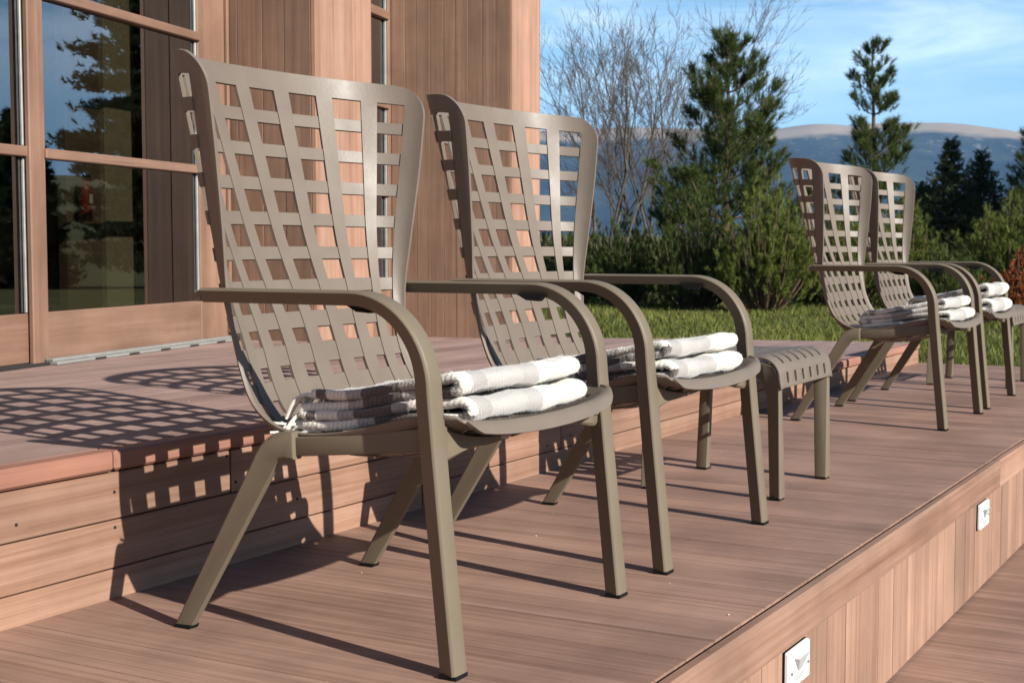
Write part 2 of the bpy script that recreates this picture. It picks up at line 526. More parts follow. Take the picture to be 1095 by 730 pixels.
obj('dark_underside', bm, M['gap_dark'], ls)


# kerb lights
def make_light(x):
    r = empty('step_light', (x, 0.926, -0.142))
    bm = bmesh.new()
    box(bm, -0.070, 0.070, -0.004, 0.011, -0.041, 0.041, 0.003)
    obj('cover_plate', bm, M['white_plastic'], r)
    # a dark frame painting in the plate's shadow gap, a sloped hood over a sunken-looking lens
    bm = bmesh.new()
    box(bm, -0.0706, 0.0706, 0.005, 0.0095, -0.0416, 0.0416)
    obj('shadow_gap_frame', bm, M['black_rubber'], r)
    bm = bmesh.new()
    pts = [(-0.034, 0.022), (0.034, 0.022), (0.010, -0.012), (-0.010, -0.012)]
    fr_ = [bm.verts.new((px, -0.0155 if pz > 0 else -0.0045, pz)) for px, pz in pts]
    bk = [bm.verts.new((px * 1.02, -0.0038, pz)) for px, pz in pts]
    bm.faces.new(fr_)
    for i in range(4):
        bm.faces.new((fr_[i], fr_[(i + 1) % 4], bk[(i + 1) % 4], bk[i]))
    obj('hood', bm, M['lens'], r)
    bm = bmesh.new()
    box(bm, -0.030, 0.030, -0.0058, -0.0035, -0.028, -0.014)
    obj('light_lens', bm, M['lens'], r)
    for sx in (-0.054, 0.054):
        bm = bmesh.new()
        bmesh.ops.create_cone(bm, cap_ends=True, segments=10, radius1=0.004, radius2=0.0035, depth=0.003,
                              matrix=Matrix.Translation((sx, -0.0052, -0.006)) @ Matrix.Rotation(R(90), 4, 'X'))
        obj('screw', bm, M['screw'], r)
    return r


tag(make_light(2.868), 'white square step light in the kerb, the one nearest the camera', 'step light', 'white step lights in the kerb')
tag(make_light(4.80), 'white square step light in the kerb, the farther one by the board joint', 'step light', 'white step lights in the kerb')


# ------------------------------------------------------------------ timber building (its own frame: x along the glazing, y into the house)
TH = R(12.96)
KB = 1.031
bld = empty('timber_building', (0, 0, CAM_H * (1 - KB)), TH)
bld.scale = (KB, KB, KB)
tag(bld, 'timber clad building with glazed doors and projecting pilasters behind the chairs', 'building')
ZF = 0.325
TOP = 3.3
YD = 2.98


def bpart(name, mat, boxes, parent=bld, bev=0.0, tint=True):
    bm = bmesh.new()
    for bx in boxes:
        box(bm, *bx, bev, random.random() if tint else None)
    return obj(name, bm, mat, parent)


def cladding_x(name, mat, x, y0, y1, z0, z1, wid, parent=bld, th=0.02):
    """vertical boards on a face that looks towards -x"""
    bm = bmesh.new()
    y = y0
    while y < y1 - 1e-6:
        ye = min(y + wid * random.uniform(0.9, 1.1), y1)
        if y1 - ye < 0.02:
            ye = y1
        box(bm, x - th - random.uniform(0, 0.002), x - 0.0005, y + 0.001, ye - 0.001, z0, z1, 0.0015, random.random())
        y = ye
    return obj(name, bm, mat, parent)


def cladding_y(name, mat, y, x0, x1, z0, z1, wid, parent=bld, th=0.02):
    bm = bmesh.new()
    x = x0
    while x < x1 - 1e-6:
        xe = min(x + wid, x1)
        if x1 - xe < 0.03:
            xe = x1
        box(bm, x + 0.001, xe - 0.001, y - th - random.uniform(0, 0.0015), y - 0.0005, z0, z1, 0.0015, random.random())
        x = xe
    return obj(name, bm, mat, parent)


def door(x0, x1, ypl):
    """one glazed door leaf between x0 and x1; panes at the heights read off the photograph"""
    d = empty('glazed_door', (0, 0, 0))
    d.parent = bld
    st = 0.052
    zb, zk = ZF + 0.012, 0.508
    f = bpart('frame', M['frame_wood'], [(x0, x0 + st, ypl, ypl + 0.06, zb, TOP - 0.08), (x1 - st, x1, ypl, ypl + 0.06, zb, TOP - 0.08)], d, 0.004)
    bpart('kick_board', M['rail_wood'], [(x0 + st, x1 - st, ypl + 0.004, ypl + 0.056, zb, zk)], d, 0.003)
    tz = [(1.044, 1.079), (1.597, 1.632), (2.150, 2.185), (2.70, 2.735)]
    bpart('transom', M['rail_wood'], [(x0 + st - 0.01, x1 - st + 0.004, ypl - 0.012, ypl + 0.05, a, b) for a, b in tz], d, 0.003)
    bpart('top_rail', M['rail_wood'], [(x0 + st, x1 - st, ypl + 0.004, ypl + 0.056, 3.14, TOP - 0.08)], d, 0.003)
    zs = [zk] + [v for ab in tz for v in ab] + [3.14]
    for i in range(0, len(zs), 2):
        p = bpart('pane', M['glass'], [(x0 + st + 0.001, x1 - st - 0.001, ypl + 0.016, ypl + 0.020, zs[i] + 0.001, zs[i + 1] - 0.001)], d, 0, False)
        bpart('glazing_bead', M['alu'], [(x1 - st - 0.013, x1 - st - 0.0015, ypl + 0.005, ypl + 0.0155, zs[i] + 0.002, zs[i + 1] - 0.002)], p, 0.002)
    return d


for k in range(3):
    door(4.275 - 1.19 * k - (0.006 if k else 0), 5.466 - 1.19 * k - (0.006 if k else 0), YD)
bpart('door_post', M['frame_wood'], [(4.2065, 4.2675, YD - 0.022, YD - 0.001, ZF + 0.002, TOP - 0.05)], bld, 0.004)
bpart('door_jamb', M['frame_wood'], [(5.468, 5.694, YD + 0.012, YD + 0.10, ZF + 0.001, TOP - 0.05)], bld, 0.003)
bpart('jamb_bead', M['frame_wood'], [(5.668, 5.690, YD - 0.004, YD + 0.0115, ZF + 0.03, TOP - 0.06)], bld, 0.003)
tr_ = bpart('threshold_track', M['alu'], [(4.29, 5.66, YD - 0.058, YD - 0.004, ZF + 0.001, ZF + 0.012), (4.29, 5.66, YD - 0.040, YD - 0.006, ZF + 0.012, ZF + 0.022)], bld, 0.002)
for k in range(5):
    bpart('drain_slot', M['gap_dark'], [(4.52 + 0.23 * k, 4.59 + 0.23 * k, YD - 0.0595, YD - 0.0565, ZF + 0.003, ZF + 0.010)], tr_)
bpart('track_end', M['gap_dark'], [(5.61, 5.655, YD - 0.060, YD - 0.03, ZF + 0.003, ZF + 0.024)], tr_)
bpart('sill_strip', M['gap_dark'], [(1.0, 4.285, YD - 0.03, YD + 0.06, ZF + 0.001, ZF + 0.0115)], bld)

# first pilaster
P1 = (5.716, 6.335, 2.592, 3.40)
bpart('pilaster_core', M['gap_dark'], [(P1[0] + 0.001, P1[1], P1[2], P1[3], -0.1, TOP)], bld)
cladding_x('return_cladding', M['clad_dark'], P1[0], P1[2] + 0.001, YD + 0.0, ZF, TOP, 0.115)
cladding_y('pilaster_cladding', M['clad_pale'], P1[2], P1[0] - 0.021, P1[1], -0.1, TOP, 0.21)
# window set back between the pilasters
wd = empty('recess_window', (0, 0, 0))
wd.parent = bld
YW = 3.40
bpart('frame', M['frame_wood'], [(6.34, 6.40, YW, YW + 0.06, 0.1, TOP - 0.05), (7.5, 7.56, YW, YW + 0.06, 0.1, TOP - 0.05), (8.66, 8.712, YW, YW + 0.06, 0.1, TOP - 0.05),
                                 (6.40, 7.5, YW + 0.002, YW + 0.058, 0.1, 0.45), (7.56, 8.66, YW + 0.002, YW + 0.058, 0.1, 0.45)], wd, 0.003)
bpart('transom', M['rail_wood'], [(6.40, 8.66, YW - 0.012, YW + 0.05, a, b) for a, b in ((1.06, 1.10), (1.622, 1.668), (2.19, 2.245), (2.75, 2.79))], wd, 0.003)
for a, b in ((6.40, 7.5), (7.56, 8.66)):
    for z0, z1 in ((0.45, 1.06), (1.10, 1.622), (1.668, 2.19), (2.245, 2.75), (2.79, TOP)):
        bpart('pane', M['glass'], [(a + 0.001, b - 0.001, YW + 0.026, YW + 0.030, z0 + 0.001, z1 - 0.001)], wd, 0, False)
bpart('grey_bead', M['alu'], [(8.640, 8.658, YW + 0.008, YW + 0.024, 0.46, TOP - 0.06)], wd, 0.002)
# second pilaster at the corner
P2 = (8.735, 9.36, 2.60, 7.5)
bpart('corner_core', M['gap_dark'], [(P2[0] + 0.001, P2[1], P2[2], P2[3], -0.3, TOP)], bld)
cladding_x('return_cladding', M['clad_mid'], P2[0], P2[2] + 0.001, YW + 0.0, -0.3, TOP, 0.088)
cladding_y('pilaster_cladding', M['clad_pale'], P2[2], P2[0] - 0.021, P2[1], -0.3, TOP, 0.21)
bm = bmesh.new()
box(bm, P2[1] + 0.0005, P2[1] + 0.02, P2[2] - 0.019, P2[3], -0.3, TOP, 0, 0.5)
obj('end_cladding', bm, M['clad'], bld)
# shell of the room behind the glass
bpart('inner_wall', M['interior_brown'], [(0.4, 8.73, 7.0, 7.2, 0.0, TOP), (0.2, 0.4, YD, 7.2, 0.0, TOP)], bld)
bpart('inner_floor', M['interior'], [(0.4, 5.712, YD + 0.102, 7.0, 0.2, ZF - 0.002), (5.7125, 8.73, YW + 0.062, 7.0, 0.2, ZF - 0.002)], bld)
bpart('front_wall', M['clad_pale'], [(-2.0, 1.88, YD, YD + 0.2, -0.3, TOP)], bld)
bpart('roof', M['roof'], [(-2.2, 9.5, 2.50, 7.6, TOP + 0.002, TOP + 0.2)], bld)
bpart('roof_edge', M['clad_pale'], [(-2.2, 9.5, 2.47, 2.498, TOP - 0.03, TOP + 0.22)], bld)
bpart('inner_partition', M['khaki'], [(5.39, 5.635, 3.42, 3.46, ZF, TOP)], bld)
bpart('inner_partition', M['interior_brown'], [(5.13, 5.385, 3.44, 3.48, ZF, TOP)], bld)
bpart('inner_partition', M['interior_brown'], [(5.64, 6.30, 3.43, 3.47, ZF, TOP)], bld)

# inside the room: fire extinguisher and a pale seat, seen dimly
bx_, by_ = 5.185 * KB, 3.385 * KB
wx = bx_ * math.cos(TH) - by_ * math.sin(TH)
wy = bx_ * math.sin(TH) + by_ * math.cos(TH)
fe = empty('fire_extinguisher', (wx, wy, 0.845), TH)
fe.scale = (0.42, 0.42, 0.48)
tag(fe, 'red cylinder hanging on the inner wall, dimly seen through the door glass', 'extinguisher')
bm = bmesh.new()
prof = [(0.0, 0.0), (0.06, 0.0), (0.068, 0.012), (0.068, 0.30), (0.055, 0.34), (0.025, 0.365), (0.022, 0.39), (0, 0.39)]
for k in range(20):
    pass
vsl = [[bm.verts.new((r * math.cos(2 * math.pi * k / 20), r * math.sin(2 * math.pi * k / 20), z)) for k in range(20)] for r, z in prof[1:-1]]
for a, b in zip(vsl, vsl[1:]):
    for k in range(20):
        bm.faces.new((a[k], a[(k + 1) % 20], b[(k + 1) % 20], b[k]))
bm.faces.new(vsl[0][::-1]); bm.faces.new(vsl[-1])
obj('body', bm, M['red'], fe, 40)
bm = bmesh.new()
box(bm, -0.02, 0.09, -0.015, 0.015, 0.39, 0.42, 0.004)
obj('valve', bm, M['black_rubber'], fe)
bm = bmesh.new()
box(bm, -0.03, 0.03, -0.0695, -0.066, 0.16, 0.24)
obj('label_plate', bm, M['white_plastic'], fe)

# ------------------------------------------------------------------ the lounge chair
YO = 1.55            # world y of the chair's origin; chair faces -y
# stations along the shell: centre (Y, z), edge (Y, z), half width
ST = np.array([
    # Yc     zc     Ye     ze     a
    (1.240, 0.399, 1.266, 0.430, 0.300),
    (1.244, 0.413, 1.270, 0.441, 0.308),
    (1.258, 0.422, 1.284, 0.449, 0.315),
    (1.305, 0.398, 1.330, 0.449, 0.318),
    (1.375, 0.368, 1.392, 0.436, 0.316),
    (1.450, 0.347, 1.455, 0.420, 0.311),
    (1.530, 0.337, 1.530, 0.404, 0.306),
    (1.615, 0.340, 1.605, 0.397, 0.302),
    (1.685, 0.357, 1.658, 0.403, 0.300),
    (1.738, 0.402, 1.700, 0.422, 0.298),
    (1.768, 0.444, 1.732, 0.450, 0.295),
    (1.790, 0.490, 1.756, 0.492, 0.290),
    (1.812, 0.548, 1.774, 0.548, 0.288),
    (1.855, 0.648, 1.784, 0.648, 0.300),
    (1.905, 0.769, 1.778, 0.765, 0.317),
    (1.956, 0.933, 1.771, 0.922, 0.343),
    (2.004, 1.095, 1.770, 1.070, 0.366),
    (2.012, 1.122, 1.770, 1.096, 0.370)])
DEN = catmull(ST, 0)
seg = np.hypot(np.diff(DEN[:, 0]), np.diff(DEN[:, 1]))
ARC = np.concatenate([[0], np.cumsum(seg)])
SL = ARC[-1]


def station(s):
    return [np.interp(s, ARC, DEN[:, k]) for k in range(5)]


S_FLAT = np.interp(1.32, DEN[:100, 0], ARC[:100])


def seat_z(x, Y):
    """height of the shell's upper face at chair-local x and world Y, on the seat"""
    k = np.argmin(np.abs(DEN[40:190, 0] - Y)) + 40
    Yc, zc, Ye, ze, a = DEN[k]
    q = max(0.0, 1 - (x / a) ** 2) ** 0.5
    return ze + (zc - ze) * q


def make_shell():
    # rows of holes: from the lip to the top edge
    s_lip = np.interp(1.262, DEN[:60, 0], ARC[:60])
    rows = []                      # (start, end) of every hole
    s = s_lip + 0.016
    s_seat_end = ARC[np.argmin(np.abs(DEN[:, 1] - 0.46) + (DEN[:, 0] < 1.7))]
    top = SL - 0.047
    nb = 9
    pitch_b = 0.0765
    back0 = top - nb * pitch_b + 0.026
    ns = int(round((back0 - s) / 0.068))
    ps = (back0 - s) / ns
    for k in range(ns):
        rows.append((s + ps * (k + 0.28), s + ps * (k + 0.72)))
    for k in range(nb):
        f = k / (nb - 1)
        hl = pitch_b * (0.38 + 0.25 * min(1, f * 2.4))
        e = top - (nb - 1 - k) * pitch_b
        rows.append((e - hl, e))
    sl = [0.0, s_lip * 0.45, s_lip, s_lip + 0.02]
    for a, b in rows:
        sl += [a, b]
    sl.append(SL)
    hole_rows = set()
    fine, flag = [], []
    starts = {round(a, 6) for a, b in rows}
    for a, b in zip(sl, sl[1:]):
        n = max(1, int(math.ceil((b - a) / 0.020)))
        for j in range(n):
            fine.append(a + (b - a) * j / n)
            flag.append(round(a, 6) in starts)
    fine.append(SL)
    if True:
        # a few more rings in the rounded top rim
        extra = [SL - 0.032, SL - 0.016, SL - 0.006]
        for e in extra:
            if min(abs(e - v) for v in fine) > 0.004:
                i = int(np.searchsorted(fine, e))
                fine.insert(i, e)
                flag.insert(i, False)
    # columns of holes
    hh = 0.315
    kn = [-1.0]
    cols = []
    edges = []
    for c in range(-4, 4):
        edges.append((c + 0.5 - hh, c + 0.5 + hh))
    tl, cf = [], []
    prev = ('rim', -1)
    pos = [('r', -1.0), ('r', -0.75), ('r', -0.5), ('r', -0.25)]
    col_flag = [False] * 4
    for i, (a, b) in enumerate(edges):
        for j in range(2):
            pos.append(('c', (a + b) / 2, -1.0 + j)); col_flag.append(True)
        nxt = edges[i + 1][0] if i < 7 else None
        if nxt is not None:
            pos.append(('c', (a + b) / 2, 1.0)); col_flag.append(False)
        else:
            pos.append(('c', (a + b) / 2, 1.0)); col_flag.append(False)
    for q in (0.25, 0.5, 0.75, 1.0):
        pos.append(('r', q)); col_flag.append(False)
    col_flag = col_flag[:-1]

    def phi_of(p, s):
        f = np.clip((s - 0.55) / (SL - 0.55), 0, 1)
        pit = 16.9 + 1.5 * f
        cub = 0.002 + 0.006 * f
        hs_ = 0.195 + 0.125 * float(np.clip((s - 0.58) / 0.25, 0, 1))
        vl = 3.5 + hs_
        last = pit * (vl + cub * vl ** 3)
        kind, v = p[0], p[1]
        if kind == 'c':
            v = p[1] + p[2] * hs_
            return pit * (v + cub * v ** 3)
        m_ = last + (90 - last) * abs(v)
        return math.copysign(m_, v)

    bm = bmesh.new()
    grid = []
    RT, RB = 0.075, 0.05
    for s in fine:
        row = []
        for p in pos:
            ph = R(phi_of(p, s))
            ss = s
            Yc, zc, Ye, ze, a = station(ss)
            b = math.hypot(Yc - Ye, zc - ze)
            if SL - s < RT:
                arc = b * math.cos(ph)
                if abs(ph) > R(40) and arc < RT:
                    pp, qq = 1 - arc / RT, 1 - (SL - s) / RT
                    p2 = pp * math.sqrt(1 - qq * qq / 2)
                    q2 = qq * math.sqrt(1 - pp * pp / 2)
                    arc = RT * (1 - p2)
                    ss = SL - RT * (1 - q2)
                    ph = math.copysign(math.acos(min(1, arc / b)), ph)
                    Yc, zc, Ye, ze, a = station(ss)
            x = a * math.sin(ph)
            if s < RB + s_lip:
                arc = a - abs(x)
                if arc < RB:
                    pp, qq = 1 - arc / RB, 1 - s / (RB + s_lip)
                    if qq > 0:
                        p2 = pp * math.sqrt(1 - qq * qq / 2)
                        q2 = qq * math.sqrt(1 - pp * pp / 2)
                        ss = (RB + s_lip) * (1 - q2)
                        Yc, zc, Ye, ze, a2 = station(ss)
                        x = math.copysign(a2 - RB * (1 - p2), x)
            q = math.cos(ph)
            row.append(bm.verts.new((x, Ye + (Yc - Ye) * q - YO, ze + (zc - ze) * q)))
        grid.append(row)
    gco = [[v.co.copy() for v in r_] for r_ in grid]
    hr = [i for i, f_ in enumerate(flag) if f_]
    i0, i1 = hr[0], hr[-1] + 1
    for i in range(len(fine) - 1):
        for j in range(len(pos) - 1):
            if col_flag[j] and i0 <= i < i1:
                continue
            bm.faces.new((grid[i][j], grid[i][j + 1], grid[i + 1][j + 1], grid[i + 1][j]))
    bmesh.ops.remove_doubles(bm, verts=bm.verts[:], dist=1e-5)
    # the cross bars lie a little behind the upright slats, as in a woven lattice
    co = np.array([[v[:] for v in r_] for r_ in gco])
    ds = np.gradient(co, axis=0)
    dt = np.gradient(co, axis=1)
    nrm = np.cross(dt, ds)
    nrm /= np.linalg.norm(nrm, axis=2)[..., None] + 1e-12
    sgn = np.sign(nrm[..., 1] * 0.6 - nrm[..., 2])
    back = co + nrm * sgn[..., None] * 0.0028
    i = i0
    while i < i1:
        if flag[i]:
            i += 1
            continue
        e = i
        while e < i1 and not flag[e]:
            e += 1
        if e >= i1:
            break
        for j in range(len(pos) - 1):
            if col_flag[j] and (j == 0 or not col_flag[j - 1]):
                k = j
                while col_flag[k]:
                    k += 1
                strip = []
                for r_ in range(i, e + 1):
                    L_ = []
                    for cidx in range(j, k + 1):
                        p_ = Vector(back[r_, cidx])
                        if cidx == j:
                            p_ -= Vector(back[r_, j + 1] - back[r_, j]).normalized() * 0.004
                        if cidx == k:
                            p_ += Vector(back[r_, k] - back[r_, k - 1]).normalized() * 0.004
                        L_.append(bm.verts.new(p_))
                    strip.append(L_)
                for r0_, r1_ in zip(strip, strip[1:]):
                    for c_ in range(len(r0_) - 1):
                        bm.faces.new((r0_[c_], r0_[c_ + 1], r1_[c_ + 1], r1_[c_]))
        i = e
    me = bpy.data.meshes.new('seat_shell')
    bm.to_mesh(me)
    bm.free()
    o = bpy.data.objects.new('seat_shell', me)
    COL.objects.link(o)
    md = o.modifiers.new('thick', 'SOLIDIFY')
    md.thickness = 0.0075
    md.offset = 0.0
    md.use_even_offset = False
    bv = o.modifiers.new('edge', 'BEVEL')
    bv.width = 0.0013
    bv.segments = 2
    bv.limit_method = 'ANGLE'
    bv.angle_limit = R(55)
    o.data.polygons.foreach_set('use_smooth', np.ones(len(o.data.polygons), dtype=bool))
    wn = o.modifiers.new('normals', 'WEIGHTED_NORMAL')
    wn.weight = 80
    wn.keep_sharp = False
    dg = bpy.context.evaluated_depsgraph_get()
    me2 = bpy.data.meshes.new_from_object(o.evaluated_get(dg))
    bpy.data.objects.remove(o)
    me2.name = 'seat_shell'
    return me2


ARM_X = 0.328


def make_chair():
    root = empty('lounge_chair', (2.37, YO, 0))
    sh = link('seat_shell', make_shell(), M['resin'], root)
    prof = [(-.0098, -.0165), (-.0222, .0108), (-.0215, .0128), (-.0180, .0160), (-.0165, .0165), (.0165, .0165), (.0180, .0160), (.0215, .0128), (.0222, .0108), (.0098, -.0165)]
    for sx in (-1, 1):
        X = Vector((1, 0, 0))
        path, fr, sc = [], [], []

        def add(Y, z, ty, tz, k):
            tg = Vector((0, ty, tz)).normalized()
            n = tg.cross(X)
            if n.z < -0.2 or (abs(n.z) <= 0.2 and n.y > 0):
                n = -n
            path.append(Vector((sx * ARM_X, Y - YO, z)))
            fr.append((X, n))
            sc.append((1, k))
        for Y in (1.812, 1.70, 1.58, 1.50):
            add(Y, 0.6485, -1, 0, 0.80)
        cy, cz, ry, rz = 1.470, 0.490, 0.150, 0.1585
        for k in range(0, 17):
            a = R(90 + 90 * k / 16)
            add(cy + ry * math.cos(a), cz + rz * math.sin(a), ry * -math.sin(a), rz * math.cos(a), 0.80 + 0.34 * k / 16)
        add(1.3175, 0.46, -0.1, -1, 1.14)
        bm = bmesh.new()
        sweep(bm, path, fr, prof, sc)
        ar = obj('armrest', bm, M['resin_frame'], root, 28)
        bm = bmesh.new()
        box(bm, sx * ARM_X - 0.015, sx * ARM_X + 0.015, 1.8122 - YO, 1.832 - YO, 0.637, 0.657, 0.003)
        obj('end_cap', bm, M['resin_frame'], ar)
        bm = bmesh.new()
        prism(bm, [(1.50 - YO, 0.637), (1.475 - YO, 0.624), (1.445 - YO, 0.622), (1.43 - YO, 0.637)], 'X', sx * ARM_X - sx * 0.026, sx * ARM_X - sx * 0.008)
        obj('arm_clip', bm, M['black_rubber'], ar)
        # front leg continues the arm down to the deck
        path, fr, sc = [], [], []
        for Y, z in ((1.3175, 0.46), (1.302, 0.30), (1.2865, 0.15), (1.2715, 0.006)):
            add(Y, z, -0.1, -1, 1.14)
        bm = bmesh.new()
        sweep(bm, path, fr, prof, sc)
        lg = obj('leg', bm, M['resin_frame'], root, 28)
        bm = bmesh.new()
        box(bm, sx * ARM_X - 0.020, sx * ARM_X + 0.020, 1.2525 - YO, 1.2875 - YO, 0.0, 0.0075)
        obj('foot_pad', bm, M['black_rubber'], lg)
        # rear leg: a flat elbow whose foot reaches back
        xo = sx * 0.307
        co = [(1.912, 0.006), (1.7165, 0.338), (1.7060, 0.357), (1.6930, 0.374), (1.677, 0.388), (1.659, 0.397), (1.640, 0.4005), (1.6195, 0.4005),
              (1.6175, 0.350), (1.6415, 0.352), (1.6525, 0.349), (1.6635, 0.336), (1.8735, 0.006)]
        bm = bmesh.new()
        prism(bm, [(a - YO, b) for a, b in co], 'X', xo - 0.014, xo + 0.014, 0.004)
        for v in bm.verts:        # the strap is thinner along its front edge
            fy = v.co.y + YO - (1.893 - 0.66 * v.co.z)
            if v.co.z < 0.34 and fy < 0:
                v.co.x = xo + (v.co.x - xo) * 0.62
        lg = obj('leg', bm, M['resin_frame'], root, 30)
        bm = bmesh.new()
        prism(bm, [(1.9145 - YO, 0.0), (1.9105 - YO, 0.0075), (1.8725 - YO, 0.0075), (1.8765 - YO, 0.0)], 'X', xo - 0.013, xo + 0.013)
        obj('foot_pad', bm, M['black_rubber'], lg)
        # side rail from the elbow to the front leg, set a little inwards
        xr = sx * 0.3015
        bm = bmesh.new()
        prism(bm, [(1.630 - YO, 0.3535), (1.630 - YO, 0.3895), (1.50 - YO, 0.4005), (1.33 - YO, 0.426), (1.302 - YO, 0.430), (1.302 - YO, 0.388), (1.34 - YO, 0.382)], 'X', xr - 0.010, xr + 0.010, 0.003)
        obj('side_rail', bm, M['resin_frame'], root, 30)
    # front straps: from each leg inwards and down, dying into the shell under the lip
    for sx in (-1, 1):
        bm = bmesh.new()
        path, fr, sc = [], [], []
        for k in range(15):
            g = k / 14
            xx = 0.312 - 0.212 * g
            q = max(0.0, 1 - (xx / 0.317) ** 2) ** 0.5
            zsh = 0.449 + (0.392 - 0.449) * q - 0.006
            z = 0.404 * (1 - g) ** 1.6 + (zsh - 0.004) * (1 - (1 - g) ** 1.6)
            h = 0.005 + 0.034 * (1 - g) ** 2.2
            path.append(Vector((sx * xx, 1.318 - YO, min(z, zsh - h * 0.75))))
            fr.append((Vector((0, 1, 0)), Vector((0, 0, 1))))
            sc.append((1, h))
        sweep(bm, path, fr, [(-0.012, -0.8), (-0.012, 0.8), (-0.008, 1), (0.008, 1), (0.012, 0.8), (0.012, -0.8), (0.008, -1), (-0.008, -1)], sc)
        obj('front_strap', bm, M['resin_frame'], root, 30)
    return root


def children(o):
    return [c for c in S.objects if c.parent == o]


def copy_tree(o, parent=None):
    c = o.copy()
    COL.objects.link(c)
    c.parent = parent
    for ch in children(o):
        copy_tree(ch, c)
    return c


chair = make_chair()
GR = 'taupe lattice lounge chairs on the terrace'
tag(chair, 'taupe high-backed lattice armchair nearest the camera, in front of the glazed door', 'armchair', GR)
for x, y, rz, lab in ((3.270, YO, 0.3, 'second taupe lattice armchair, beside the first one and left of the slotted footstool'),
                      (6.135, YO + 0.012, -0.6, 'taupe lattice armchair standing just beyond the slotted footstool'),
                      (6.995, YO + 0.02, 0.4, 'farthest taupe lattice armchair, partly hidden behind the third one')):
    c = copy_tree(chair)
    c.location = (x, y, 0)
    c.rotation_euler = (0, 0, R(rz))
    tag(c, lab)


